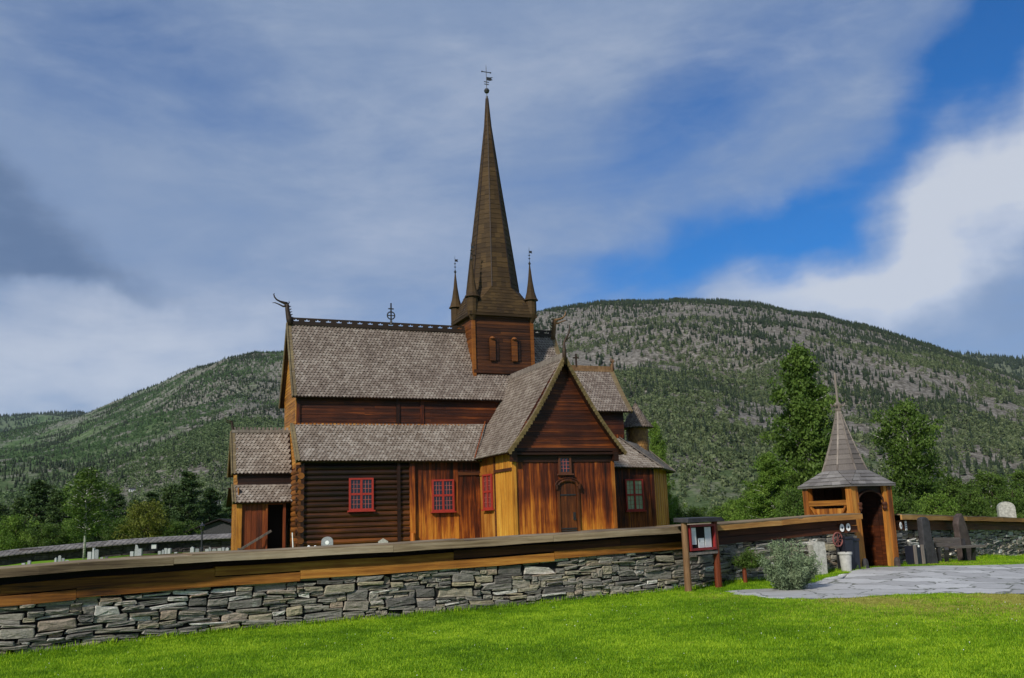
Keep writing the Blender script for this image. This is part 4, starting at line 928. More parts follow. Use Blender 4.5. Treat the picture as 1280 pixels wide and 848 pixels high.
def core(mb, path, zdrop, th=.55, step=.6):
    n_ = int(path.L/step); prev = None; vs = []; fs = []
    for i in range(n_+1):
        f = path.at(i*path.L/n_); zb_ = g1(f[0].x, f[0].y)-.4; zt_ = f[3]-zdrop(i*path.L/n_)+.03
        for off, z in ((-.07, zb_), (-.07, zt_), (-th, zt_), (-th, zb_)): vs.append(f[0]+f[2]*off+Vector((0, 0, z)))
    for i in range(n_):
        for k in range(4): a, b_ = i*4+k, i*4+(k+1) % 4; fs.append((a, b_, b_+4, a+4))
    fs += [(0, 1, 2, 3), tuple(n_*4+k for k in (3, 2, 1, 0))]
    mb.raw(vs, fs, .12)
def stone_wall(path, zdrop, seed, label, mats, lens=3.6, over=.27, fas=.125, bh1=.16):
    root = tag(empty('stone_wall', (float(path.P[0, 0]), float(path.P[0, 1]), 0)), label, 'wall', 'dry stone walls with timber capping')
    R0 = Vector(root.location)
    def bld(b, name, m_, par=None):
        b.v = [tuple(Vector(v)-R0) for v in b.v]; o = b.build(name, m_, par or root); return o
    b = MB(); core(b, path, zdrop); bld(b, 'wall_core', W['core']); b = MB(); masonry(b, path, zdrop, seed); bld(b, 'masonry', W['stone'])
    r = random.Random(seed+1); s = 0; k = 0
    def run(name, mfun, Lm, offs, size, zoff, tiltz=0, per=1):
        s = 0; r2 = random.Random(seed+hash(name) % 97 if False else seed+len(name))
        while s < path.L-.05:
            e = min(path.L, s+Lm*r2.uniform(.8, 1.2)); 
            if path.L-e < .6: e = path.L
            b = MB(); n_ = max(1, int((e-s)/.6)); vs = []; fs = []; jz = r2.uniform(-.008, .008); jo = r2.uniform(-.006, .006)
            for i in range(n_+1):
                f = path.at(s+(e-s-.006)*i/n_)
                zc = f[3]+zoff(s)+jz+ .006*sin(s*3+i*1.7)
                for a, c_ in ((-.5, -.5), (.5, -.5), (.5, .5), (-.5, .5)):
                    vs.append(f[0]+f[2]*(offs+jo+a*size[0])+Vector((0, 0, zc+c_*size[1]+tiltz*a)))
            for i in range(n_):
                for q in range(4): a, c_ = i*4+q, i*4+(q+1) % 4; fs.append((a, a+4, c_+4, c_))
            fs += [(0, 1, 2, 3), tuple(n_*4+q for q in (3, 2, 1, 0))]
            b.raw(vs, fs, r2.random()); bld(b, name, W[mfun(s)]); s = e
    run('capping_plank', mats[0], lens, over, (.05, fas), lambda s: -fas/2)
    run('roof_board', lambda s: 'capgrey', lens*1.2, over-.28, (.60, .03), lambda s: .012, -.02)
    run('roof_board', lambda s: 'capgrey', lens*1.1, over-.88, (.58, .03), lambda s: .012, .02)
    run('timber_beam', mats[1], lens*1.25, -.02, (.2, bh1), lambda s: -zdrop(s)+.01+bh1/2)
    run('timber_beam', mats[2], lens*1.1, -.045, (.2, bh1), lambda s: -zdrop(s)+.012+bh1*1.5)
    run('back_beam', lambda s: 'dark', lens*1.5, -.33, (.3, .56), lambda s: -.02-.28)  # added dark board, its colour stands in for the shadow under the capping
    b = MB(); t = .9
    while t < path.L-.3:                             # cross bearers carrying the capping
        f = path.at(t); c = f[0]+Vector((0, 0, f[3]-fas+.03)); b = MB(); b.beam(c+f[2]*(over-.05), c-f[2]*(.85), .12, .09); bld(b, 'bearer', W['beamred']); t += 2.4
    return root
LW = Path([(-16, 13.2, .95), (-12.5, 13.8, 1.05), (-9.9, 14.63, 1.09), (-8.27, 15.02, 1.15), (-6.79, 16.03, 1.2), (-5.07, 17.28, 1.215), (-3.06, 18.12, 1.23), (-.79, 19.17, 1.27), (1.55, 19.95, 1.33), (3.63, 21.2, 1.365), (5.49, 22.7, 1.40), (7.1, 23.65, 1.46), (8.72, 24.35, 1.5)])
RW = Path([(10.55, 26.35, 1.43), (12.2, 28.0, 1.36), (14.25, 30.32, 1.27), (16.6, 32.9, 1.17), (18.98, 35.48, 1.05), (22, 38.2, .95), (27, 41.5, .85)])
zdl = lambda s: float(np.interp(s, [6, 10, 18, 24, 30], [.60, .56, .50, .46, .44]))
stone_wall(LW, zdl, 5, 'long dry stone wall with grey plank capping crossing in front of the church', (lambda s: 'capgrey' if s < 20.5 else 'caporange', lambda s: 'beam' if s < 20 else 'beamred', lambda s: 'beam' if s < 13 else 'beamred'), 3.8)
stone_wall(RW, lambda s: .43, 9, 'dry stone wall with brownish plank capping running off to the right of the small gate', (lambda s: 'caporange', lambda s: 'beamred', lambda s: 'beamred'), 4.5, .2, .13, .13)

# far churchyard wall with shingled capping
FWp = [(-70, 686+16, 60), (0, 689, 62), (70, 682.5, 64), (140, 676, 66), (211, 671, 68), (288, 667.5, 70), (420, 661, 74)]
pts = [(*at(x, Y, y)[:2], at(x, Y, y)[2]) for x, y, Y in FWp]; FWP = Path(pts)
def far_wall():
    root = tag(empty('churchyard_wall', (pts[0][0], pts[0][1], 0)), 'far churchyard wall of dark stone under a pale shingled capping, behind the graves', 'wall'); R0 = Vector(root.location)
    b = MB(); n_ = 46; vs = []; fs = []; r = random.Random(3)
    masonry(b, FWP, lambda s: .30, 21, .13, .075); core(b, FWP, lambda s: .3)
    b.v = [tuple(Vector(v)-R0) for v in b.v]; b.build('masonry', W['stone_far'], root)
    b = MB(); vs = []
    for i in range(n_+1):
        f = FWP.at(i*FWP.L/n_); z = f[3]
        for off, dz in ((.42, -.34), (.42, -.29), (-.28, 0), (-.95, -.29), (-.95, -.34)): vs.append(f[0]+f[2]*off+Vector((0, 0, z+dz))-R0)
    for i in range(n_):
        for k in range(5): a, c = i*5+k, i*5+(k+1) % 5; fs.append((a, c, c+5, a+5))
    b.raw(vs, fs, .5)
    def P(s, t): f = FWP.at(s*FWP.L); return f[0]+f[2]*(.44-.7*t)+Vector((0, 0, f[3]-.30+.3*t))-R0
    shingles(b, P, FWP.L, .75, .34, .26, lift=.03); b.build('shingled_capping', W['shg'], root)
far_wall()

# ------------------------------------------------------------------ flagstone path
m, q = mat('flagstones'); co = objco(q); wv = q.new('ShaderNodeVectorMath', {0: co, 1: q.noise(co, 1.5, 3, .5, 0, 1)}, operation='ADD').outputs[0]
mc = q.mapv(wv, (1, 1.0, 1)); vd = q.new('ShaderNodeTexVoronoi', {'Vector': mc, 'Scale': .95, 'Randomness': 1.0}, feature='DISTANCE_TO_EDGE').outputs['Distance']; vc = q.new('ShaderNodeTexVoronoi', {'Vector': mc, 'Scale': .95, 'Randomness': 1.0}).outputs['Color']
sv = q.new('ShaderNodeSeparateColor', {0: vc}).outputs[0]; gn_ = q.noise(co, 3, 6, .65); g2_ = q.noise(co, 30, 5, .7)
c = q.ramp(q.math('ADD', q.math('MULTIPLY', sv, .5), q.math('MULTIPLY', gn_, .6)), [(.2, (.29, .28, .27)), (.5, (.40, .39, .38)), (.8, (.52, .51, .495))]); c = q.mix(.4, c, q.ramp(g2_, [(.3, .7), (.7, 1.25)]), 'MULTIPLY')
jn = q.smooth(q.math('ADD', vd, q.math('MULTIPLY', q.math('SUBTRACT', g2_, .5), .02)), .008, .030); c = q.mix(jn, (.12, .125, .09), c)
finish(q, c, .7, q.math('ADD', q.math('MULTIPLY', jn, .6), q.math('MULTIPLY', gn_, .3)), .7, .03, .35); W['flag'] = m
near = [(905, 741.5), (930, 746), (960, 749), (1010, 750.5), (1060, 749), (1110, 746), (1160, 743.5), (1220, 743), (1290, 744), (1400, 748)]
farr = [(906, 740.5), (925, 738.5), (952, 738), (985, 737), (1022, 728), (1052, 719), (1085, 711), (1150, 708.5), (1290, 706), (1400, 703)]
def polyl(l, n_=60):
    P = [onG(x, y)[:2] for x, y in l]; P = np.array(P); d = np.concatenate([[0], np.cumsum(np.hypot(*np.diff(P, axis=0).T))]); t = np.linspace(0, d[-1], n_)
    return np.stack([np.interp(t, d, P[:, 0]), np.interp(t, d, P[:, 1])], -1)
A_, B_ = polyl(near), polyl(farr); tt = np.linspace(0, 1, 26)[:, None, None]
edge = np.stack([np.sin(np.arange(60)*1.9)*.05+np.sin(np.arange(60)*.7)*.06, np.cos(np.arange(60)*1.3)*.05], -1)
G = (A_+edge)[None]*(1-tt)+(B_+edge[::-1])[None]*tt; PZ = gz(G[..., 0], G[..., 1])+.012
i = np.arange(G.shape[0]*60).reshape(-1, 60); qd = np.stack([i[:-1, :-1], i[:-1, 1:], i[1:, 1:], i[1:, :-1]], -1).reshape(-1, 4)
tag(np_mesh('flagstone_path', np.concatenate([G, PZ[..., None]], -1).reshape(-1, 3), qd, W['flag'], smooth=True), kind='structure')
pathpoly = np.concatenate([A_+edge, (B_+edge[::-1])[::-1]])
def inpoly(x, y, poly):
    c = np.zeros(x.shape, bool); j = len(poly)-1
    for i in range(len(poly)):
        xi, yi = poly[i]; xj, yj = poly[j]
        m_ = ((yi > y) != (yj > y)) & (x < (xj-xi)*(y-yi)/(yj-yi+1e-12)+xi); c ^= m_; j = i
    return c

# ------------------------------------------------------------------ lych gate
GC = (9.2, 26.1, .06); gate = tag(empty('lych_gate', GC, radians(31)), 'small tarred wooden gate house with pointed grey plank spire in the stone wall', 'gate house', None)
h = .74; ph = 2.2
def post(name, p, q_, wd, m_, par=gate): b = MB(); b.beam(p, q_, wd, wd, upv=(0, 1, 0)); return b.build(name, W[m_], par)
for (sx, sy) in ((-1, -1), (1, -1), (-1, 1), (1, 1)): post('corner_post', (sx*h*.99, sy*h, -.05), (sx*h*1.0, sy*h, ph), .19, 'orange_v' if sx*sy > 0 or sy > 0 else 'orange_v')
b = MB(); b.beam((-h+.19, -h-.02, -.05), (-h+.13, -h-.02, ph), .15, .1, upv=(0, 1, 0)); b.build('door_post', W['orange_v'], gate)
b = MB(); b.beam((h-.17, -h-.02, -.05), (h-.13, -h-.02, ph), .15, .1, upv=(0, 1, 0)); b.build('door_post', W['orange_v'], gate)
b = MB(); k = 14; x0_, x1_ = -h+.22, h-.2; zc_ = 1.72
arc = [((x0_+x1_)/2+(x1_-x0_)/2*cos(pi*i/k), zc_+.33*sin(pi*i/k)) for i in range(k+1)]
for (xa, za), (xb, zb_) in zip(arc, arc[1:]): b.prism([Vector((xa, -h+.02, za)), Vector((xa, -h+.02, ph)), Vector((xb, -h+.02, ph)), Vector((xb, -h+.02, zb_))], (0, .05, 0), .2)
b.build('arch_board', W['dark'], gate)
b = MB(); b.tube([Vector((x, -h-.02, z)) for x, z in arc], .03, 6); b.build('arch_moulding', W['beamred'], gate, True)
for x in (x0_+.02, x1_-.02):
    b = MB(); b.lathe((x, -h-.06, 1.62), [(.03, -.12), (.07, -.05), (.05, .0), (.075, .06), (.06, .12)], 8); b.build('capital', W['beamred'], gate)
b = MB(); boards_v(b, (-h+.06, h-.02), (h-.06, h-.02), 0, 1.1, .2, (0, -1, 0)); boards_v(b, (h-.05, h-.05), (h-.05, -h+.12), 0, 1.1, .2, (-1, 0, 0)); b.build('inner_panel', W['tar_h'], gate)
b = MB(); boards_v(b, (-h+.06, h-.03), (h-.06, h-.03), 1.1, 2.2, .2, (0, -1, 0)); boards_v(b, (h-.05, h-.05), (h-.05, -h+.12), 1.1, 2.2, .2, (-1, 0, 0)); b.build('dark_inner_boards', W['dark'], gate)  # dark boards close the back, putting the gate's inner shade into their colour
b = MB(); boards_v(b, (-h+.02, h-.1), (-h+.02, -h+.1), .0, 1.60, .15, (-1, 0, 0)); b.build('side_panel', W['orange_v'], gate)
b = MB(); b.bx(-h-.09, -h+.02, -h+.09, h-.09, 1.68, 1.82); b.build('side_rail', W['beam'], gate)
for s_ in (-1, 1): b = MB(); b.beam((-h-.05, s_*(h-.14), 1.66), (-h-.05, s_*.22, 1.12), .08, .05); b.build('brace', W['orange_v'], gate)
b = MB(); boards_v(b, (h+.02, -h+.1), (h+.02, h-.1), 0, 2.2, .18, (1, 0, 0)); b.build('side_panel', W['tar_v'], gate)
b = MB(); e = .92; z0_, z1_ = ph+.02, ph+.42; Ro = .64
oc2 = [(Ro*cos(radians(-157.5+45*i)), Ro*sin(radians(-157.5+45*i))) for i in range(8)]; sq2 = [(-e, -e), (e, -e), (e, e), (-e, e)]
for k in range(4):
    s0, s1 = sq2[k], sq2[(k+1) % 4]; o0, o1, op_ = oc2[(2*k+1) % 8], oc2[(2*k+2) % 8], oc2[2*k]
    rows(b, Zv(s0, z0_), Zv(s1, z0_), Zv(o1, z1_), Zv(o0, z1_), 4); rows(b, Zv(s0, z0_), Zv(s0, z0_)+Vector((.001, 0, 0)), Zv(o0, z1_), Zv(op_, z1_), 4)
b.prism([Zv(p, z0_-.05) for p in sq2], (0, 0, .045), .1)
rfg = b.build('flared_roof', W['shg'], gate)
b = MB(); zt2 = 4.36
for i in range(8):
    a, c_ = oc2[i], oc2[(i+1) % 8]; pr_ = [(0, .96), (.1, .85), (.5, .46), (1, .06)]
    for (t0, f0), (t1, f1) in zip(pr_, pr_[1:]):
        gg = lambda p, f: (p[0]*f, p[1]*f); rows(b, Zv(gg(a, f0), z1_+(zt2-z1_)*t0), Zv(gg(c_, f0), z1_+(zt2-z1_)*t0), Zv(gg(c_, f1), z1_+(zt2-z1_)*t1), Zv(gg(a, f1), z1_+(zt2-z1_)*t1), max(1, round((zt2-z1_)*(t1-t0)/.15)))
gsp = b.build('spire', W['shg2'] if 'shg2' in W else W['greyv'], gate)
for a in oc2:
    b = MB()
    for (t0, f0), (t1, f1) in zip(pr_, pr_[1:]): b.beam(Zv(gg(a, f0*1.02), z1_+(zt2-z1_)*t0), Zv(gg(a, f1*1.02), z1_+(zt2-z1_)*t1), .045, .03)
    b.build('spire_edge', W['greyv'], gsp)
b = MB(); b.lathe((0, 0, 0), [(.05, zt2-.1), (.11, zt2+.0), (.06, zt2+.06), (.14, zt2+.12), (.05, zt2+.2), (.035, zt2+.25), (.03, zt2+1.0), (.01, zt2+1.05)], 10)
for a in range(4): d = Vector((cos(a*pi/2+.4), sin(a*pi/2+.4), 0)); b.tube([Vector((0, 0, zt2+.1)), Vector((0, 0, zt2+.1))+d*.18, Vector((0, 0, zt2+.17))+d*.2], .025, 6)
b.build('spire_finial', W['greyv'], gsp, True)

# ------------------------------------------------------------------ things by the wall
def place(px, Y): x, y, _ = at(px, Y, 700); return x, y, g1(x, y)
def wallpt(path, px, off=.0):                        # point on the wall face seen at image column px
    best = None
    for s in np.linspace(0, path.L, 400):
        f = path.at(s); p = np.array(f[0]+f[2]*off)-EYE; p[2] = 0; x = 640+F*(p@rt)/(p@fw)
        if best is None or abs(x-px) < best[0]: best = (abs(x-px), s)
    return path.at(best[1])
# notice board
p1 = Vector(place(858, 20.55)); p2 = Vector(place(896, 21.3)); dd = (p2-p1).normalized(); dd.z = 0; wd = (p2-p1).length; rz = atan2(dd.y, dd.x)
nbd = tag(empty('notice_board', p1, rz), 'wooden notice board with red frame and slate roof in front of the stone wall', 'notice board')
for x in (0, wd): b = MB(); b.tube([(x, 0, -.1), (x+.0, 0, .7), (x, 0, 1.5)], [.085, .075, .07], 10, .3 if x else .8); b.build('post', W['postbrown'] if x == 0 else W['red_v'], nbd)
b = MB(); 
for i in range(3): b.prism([Vector((-.11+.02*i, -.20+i*.015, 1.47+i*.03)), Vector((wd+.12-.02*i, -.20+i*.02, 1.47+i*.03)), Vector((wd+.10, .2, 1.49+i*.03)), Vector((-.10, .2, 1.49+i*.03))], (0, 0, .028))
b.build('roof', W['slate'], nbd)
fr = MB(); x0, x1, z0, z1 = .08, wd-.08, .86, 1.42
fr.bx(x0, x1, -.09, .04, z0, z0+.05); fr.bx(x0, x1, -.09, .04, z1-.05, z1); fr.bx(x0, x0+.05, -.088, .04, z0+.05, z1-.05); fr.bx(x1-.05, x1, -.088, .04, z0+.05, z1-.05); frm = fr.build('frame', W['darkred'], nbd)
b = MB(); b.bx(x0+.04, x1-.04, -.02, .03, z0+.04, z1-.04); b.build('backing_board', W['void'], frm)
b = MB(); b.bx(.03, wd-.03, -.07, .05, .77, .83); b.build('rail', W['greyv'], nbd)
def sheet(mx, a0, a1, c0, c1, lines=7, pic=False):
    b = MB(); b.bx(a0, a1, -.028, -.022, c0, c1); s_ = b.build('notice_sheet', W['white'], frm)
    t = MB(); k = (c1-c0)/(lines+2)
    for i in range(lines):
        if pic and i > lines-3: continue
        t.bx(a0+.012, a1-.012-random.random()*.03, -.0295, -.0285, c0+k*(i+.9), c0+k*(i+.9)+k*.22)
    if pic: t.bx(a0+.02, a0+.07, -.0295, -.0285, c1-.09, c1-.03)
    o = t.build('print', W['greyink'], s_)
W['greyink'] = plain('faded print', (.35, .35, .36), .7)
iw = x1-x0-.1; xi = x0+.05
sheet(0, xi+.01, xi+.01+iw*.27, z0+.13, z1-.07, 16, True); sheet(0, xi+iw*.36, xi+iw*.62, z0+.055, z0+.26, 6, True); sheet(0, xi+iw*.66, xi+iw*.93, z0+.055, z1-.065, 18)

# leaf cloud helper -------------------------------------------------------------
def leaves(centers, sizes, rn=None, aspect=.6, up_bias=0., curl=0.):
    """one bent quad per leaf clump, random orientation"""
    C = np.asarray(centers, float); n_ = len(C); sizes = np.broadcast_to(sizes, (n_,))
    d = RNG.normal(size=(n_, 3)); d[:, 2] += up_bias; d /= np.linalg.norm(d, axis=1)[:, None]
    e = np.cross(d, RNG.normal(size=(n_, 3))); e /= np.linalg.norm(e, axis=1)[:, None]; f = np.cross(d, e)
    s = sizes[:, None]; V_ = np.stack([C-e*s, C-f*s*aspect, C+e*s, C+f*s*aspect], 1).reshape(-1, 3)
    return V_, np.arange(n_*4).reshape(-1, 4), (RNG.random(n_) if rn is None else rn)
W['l_pine'] = leafmat('pine needles', (.022, .045, .013), (.05, .088, .024), (.105, .15, .042), .15)
W['l_birch'] = leafmat('birch leaves', (.06, .11, .016), (.13, .22, .03), (.25, .35, .065), .35)
W['l_dbirch'] = leafmat('deep green leaves', (.033, .068, .011), (.078, .135, .022), (.165, .245, .046), .35)
W['l_yellow'] = leafmat('yellow green leaves', (.06, .08, .010), (.13, .15, .02), (.22, .23, .04), .3)
W['l_sage'] = leafmat('sage shrub leaves', (.09, .13, .065), (.19, .25, .13), (.33, .39, .24), .2)
PROT = {}
def proto(kind, seed):
    r = random.Random(seed); R = np.random.default_rng(seed); tr_ = MB(); C = []; SZ = []; RN = []
    if kind == 'pine':                               # height 9
        H = 9; tr_.tube([(0, 0, -.3), (.05, 0, 3), (0, .05, 6), (0, 0, 8.8)], [.16, .13, .08, .02], 7)
        nb_ = 62
        for k in range(nb_):
            z = .8+(H-1.0)*(k/nb_)**.9; a = k*2.4+r.uniform(-.4, .4); L = (2.35*(1-z/H)**.75+.28)*r.uniform(.55, 1.15)*(.65 if z < 1.8 else 1); L = max(.3, L)
            tip = Vector((cos(a)*L, sin(a)*L, z+L*r.uniform(-.05, .28))); base = Vector((0, 0, z-.1)); tr_.tube([base, base.lerp(tip, .5)+Vector((0, 0, .03)), tip], [.035, .022, .008], 4)
            m_ = int(150*L+40)
            for i in range(m_):
                t = r.uniform(.25, 1.05); p = base.lerp(tip, t)+Vector((r.gauss(0, .13), r.gauss(0, .13), r.gauss(0, .08)))*(1+.3*L); C.append(p); SZ.append(r.uniform(.06, .14)); RN.append(min(1, max(0, .35*r.random()+.5*(k*.61 % 1)+.1)))
        m_ = 'l_pine'
    elif kind in ('birch', 'bigbirch', 'shrub', 'slim'):
        H = {'birch': 7, 'bigbirch': 9, 'shrub': 3, 'slim': 7}[kind]
        rad = {'birch': 1.55, 'bigbirch': 2.3, 'shrub': 1.25, 'slim': 1.15}[kind]
        low = {'birch': .30, 'bigbirch': .08, 'shrub': .05, 'slim': .30}[kind]
        stems = 1 if kind != 'shrub' else 4
        for s_ in range(stems):
            ox, oy = (r.uniform(-.3, .3), r.uniform(-.3, .3)) if stems > 1 else (0, 0); top = Vector((ox*3+r.uniform(-.2, .2), oy*3+r.uniform(-.2, .2), H*.93))
            tr_.tube([(ox, oy, -.3), (ox*1.3, oy*1.3+.03, H*.3), (ox*2+.05, oy*2, H*.62), top], ([.014*H*.75, .012*H*.75, .009*H*.75, .012] if kind == 'slim' else [.02*H*.75, .017*H*.75, .012*H*.75, .012] if kind == 'birch' else [.024*H*.75, .02*H*.75, .012*H*.75, .01]), 7)
        nb_ = {'birch': 70, 'bigbirch': 120, 'shrub': 46, 'slim': 60}[kind]
        for k in range(nb_):
            t = (k+.5)/nb_; z = H*(low+(1-low)*t**1.0*.97); a = k*2.39996+r.uniform(-.5, .5)
            shape = {'birch': (sin(pi*min(1, (t*.85+.12)))**.7), 'bigbirch': (1-t)**.62*min(1, .55+t*3), 'shrub': sin(pi*(t*.75+.2))**.6, 'slim': (sin(pi*min(1, t*.8+.17)))**.8}[kind]
            L = rad*shape*r.uniform(.35, 1.3)+.12; rise = r.uniform(.15, .6) if kind != 'bigbirch' else r.uniform(-.05, .45)
            base = Vector((0, 0, max(.1, z-L*.4))); tip = Vector((cos(a)*L, sin(a)*L, z+L*rise*.3)); tr_.tube([base, base.lerp(tip, .5)+Vector((0, 0, .06*L)), tip], [.028, .018, .005], 4)
            cn = int({'birch': 120, 'bigbirch': 210, 'shrub': 170, 'slim': 75}[kind]*(L+.35)); tone = r.random()
            sub = [base.lerp(tip, r.uniform(.45, 1.05))+Vector((r.gauss(0, .3), r.gauss(0, .3), r.gauss(0, .25)))*min(L, 1.3)*.6 for _ in range(7)]
            for i in range(cn):
                c = r.choice(sub); dr_ = abs(r.gauss(0, .22)); p = c+Vector((r.gauss(0, .17), r.gauss(0, .17), r.gauss(0, .1)-dr_*.6)); C.append(p); SZ.append(r.uniform(.05, .11) if kind != 'shrub' else r.uniform(.04, .085)); RN.append(min(1, max(0, .45*r.random()+.55*tone)))
        m_ = 'l_birch'
    V_, F_, rn = leaves([tuple(c) for c in C], np.array(SZ), np.array(RN))
    cr = np_mesh('crown', V_, F_, W[m_], rn); COL.objects.unlink(cr); tk = tr_.build('trunk', W['bark'] if kind in ('pine', 'shrub') else W['birchbark'], None, True); COL.objects.unlink(tk)
    return cr.data, tk.data, H
def tree(kind, var, px, Y, ytop, hw, label, group, name=None, lm=None, zb=None, cat='tree', sink=0.):
    key = (kind, var)
    if key not in PROT: PROT[key] = proto(kind, var*7+len(kind))
    cd, td, H = PROT[key]
    x, y, _ = at(px, Y, 660); zg_ = g1(x, y) if zb is None else zb; zt_ = at(px, Y, ytop)[2]; sc = (zt_-zg_)/H/.98
    rad = {'pine': 1.9, 'birch': 1.6, 'bigbirch': 2.3, 'shrub': 1.35, 'slim': 1.2}[kind]; sw = hw/F*Y/rad
    root = tag(empty(name or ('pine_tree' if kind == 'pine' else 'birch_tree' if kind != 'shrub' else 'shrub'), (x, y, zg_), random.uniform(0, 6.28)), label, cat, group)
    root.scale = (sw, sw, sc)
    for nm, d in (('crown', cd), ('trunk', td)):
        d2 = d
        if nm == 'crown' and lm and d.materials[0] != W[lm]:
            k2 = (kind, var, lm)
            if k2 not in PROT: PROT[k2] = d.copy(); PROT[k2].materials.clear(); PROT[k2].materials.append(W[lm])
            d2 = PROT[k2]
        o = bpy.data.objects.new(nm, d2); COL.objects.link(o); o.parent = root
    return root
gl_ = 'trees behind the far churchyard wall'; gr_ = 'trees beyond the wall and gate'
TL = [('pine', 1, -8, 96, 628, 24, 'dark pine cut off by the left edge of the picture'), ('pine', 2, 46, 92, 600, 24, 'broad dark pine, tallest near the left edge'), ('pine', 1, 73, 90, 613, 19, 'dark conifer just left of the white stemmed birch'),
      ('pine', 2, 100, 98, 606, 18, 'dark pine half hidden behind the white stemmed birch'), ('pine', 3, 142, 98, 612, 16, 'dark pine just right of the white stemmed birch'), ('pine', 2, 168, 104, 624, 17, 'low dark pine behind the yellow green birch'),
      ('pine', 1, 212, 98, 606, 17, 'dark pine right behind the yellow green birch'), ('pine', 3, 234, 94, 590, 20, 'tallest dark pine, left of the porch'), ('pine', 2, 262, 98, 610, 17, 'dark pine beside the church porch, behind the black roof'), ('pine', 1, 287, 104, 622, 15, 'small dark pine partly hidden by the church porch'),
      ('pine', 3, 22, 104, 622, 16, 'small dark pine between the two left pines'), ('pine', 3, 190, 108, 616, 18, 'distant dark pine directly above the yellow green birch'), ('pine', 2, 120, 106, 622, 16, 'dark conifer seen through the white stemmed birch')]
for k, v, px, Y, yt, hw, lb in TL: tree(k, v, px, Y, yt, hw*1.35, lb, gl_)
tree('slim', 1, 107, 60.5, 584, 26, 'slender birch with a bare white stem standing inside the far churchyard wall', None, lm='l_dbirch')
for v, px, Y, yt, hw, lb, lm in [(1, 183, 84, 628, 25, 'yellow green young birch behind the far churchyard wall', 'l_yellow'), (2, 18, 80, 645, 22, 'light green birch bush above the left end of the far wall', 'l_birch'), (3, 62, 80, 655, 20, 'low green birch bush left of the white stemmed birch', 'l_dbirch'), (2, 92, 82, 650, 20, 'round green birch bush behind the far wall, below the pines', 'l_birch'), (1, 150, 86, 648, 22, 'low dark green birch between white stem and yellow green birch', 'l_dbirch'), (3, 222, 84, 652, 20, 'low dark birch bush right of the yellow green birch', 'l_dbirch')]:
    tree('shrub', v, px, Y, yt, hw, lb, 'birch bushes behind the far wall', 'birch_bush', lm, cat='bush')
for v, px, Y, yt, hw, lb, lm in [(1, 1019, 44, 431, 56, 'tall dense dark green birch towering behind the small gate', 'l_dbirch'), (2, 968, 42, 566, 36, 'bright green birch left of the tall dark birch', 'l_birch'), (3, 1062, 43, 545, 24, 'bright green birch close behind the gate spire', 'l_birch'), (2, 826, 64, 528, 19, 'narrow birch showing past the right end of the church', 'l_birch')]:
    tree('bigbirch', v, px, Y, yt, hw, lb, gr_, lm=lm)
tree('birch', 1, 1147, 46, 503, 36, 'airy birch with a white stem right of the gate', gr_, lm='l_dbirch')
for v, px, Y, yt, hw, lb, lm in [(1, 1242, 50, 590, 26, 'young birch with thin white stem near the right edge', 'l_dbirch'), (2, 1195, 52, 596, 26, 'rounded young birch between the white stemmed birches', 'l_dbirch'), (3, 1288, 54, 588, 26, 'young birch cut off by the right edge', 'l_dbirch'), (2, 1108, 50, 600, 22, 'young birch directly right of the gate roof', 'l_dbirch')]:
    tree('birch', v, px, Y, yt, hw, lb, gr_, lm=lm)
for i, (px, Y, yt, hw, lb, lm) in enumerate([(945, 50, 612, 22, 'bright bush at the foot of the birches left of the gate', 'l_birch'), (905, 60, 632, 22, 'low dark bush above the wall left of the birches', 'l_dbirch'), (872, 66, 634, 20, 'low dark bush above the notice board', 'l_dbirch'), (995, 38, 612, 22, 'leafy bush directly left of the gate', 'l_dbirch'),
      (1090, 40, 618, 20, 'leafy bush behind the gate doorway', 'l_dbirch'), (1128, 42, 622, 22, 'low bush behind the wall just right of the gate', 'l_dbirch'), (1172, 44, 618, 24, 'low bush right of the airy birch', 'l_birch'), (1218, 46, 612, 24, 'low bush above the standing stones', 'l_dbirch'), (1262, 48, 610, 22, 'low bush behind the pale round gravestone', 'l_dbirch'), (1305, 48, 606, 22, 'low bush cut off by the right edge', 'l_dbirch'), (845, 66, 622, 12, 'small bush at the corner of the church choir', 'l_birch'), (925, 56, 624, 18, 'low bush between notice board and birches', 'l_birch')]):
    tree('shrub', i % 3+1, px, Y, yt, hw, lb, 'bushes behind the wall and gate', 'bush', lm, cat='bush')

# sage coloured shrub by the paving, small climber on a post
def leaf_thing(name, label, cat, px, Y, w_, h_, n_, lm, seed, stub=0., size=(.018, .04), group=None, zoff=0):
    r = random.Random(seed); x, y, z = place(px, Y); root = tag(empty(name, (x, y, z)), label, cat, group); st = MB(); C = []; SZ = []; RN = []
    for k in range(46):
        a = r.uniform(0, 6.28); rr = w_*math.sqrt(r.random())*r.uniform(.75, 1.25); t = 1-.5*(rr/w_)**2; hh = h_*t*r.uniform(.35, 1.2)
        b0 = Vector((cos(a)*rr*.3, sin(a)*rr*.3, 0+stub)); t1 = Vector((cos(a)*rr, sin(a)*rr, stub+hh)); st.tube([b0, b0.lerp(t1, .55)+Vector((0, 0, .08)), t1], [.01, .007, .003], 4); tone = r.random()
        for i in range(n_//46):
            f = r.random()**.7; p = b0.lerp(t1, f)+Vector((r.gauss(0, .05), r.gauss(0, .05), r.gauss(0, .04))); p.z = max(.02, p.z); C.append(tuple(p)); SZ.append(r.uniform(*size)); RN.append(.5*r.random()+.5*tone)
    V_, F_, rn = leaves(C, np.array(SZ), np.array(RN), .26, .0); np_mesh('foliage', V_, F_, W[lm], rn, root); st.build('stems', W['bark'], root)
    return root
leaf_thing('willow_shrub', 'grey green willow shrub growing at the edge of the paving', 'shrub', 985, 20.0, .72, .95, 15000, 'l_sage', 3, size=(.02, .05))
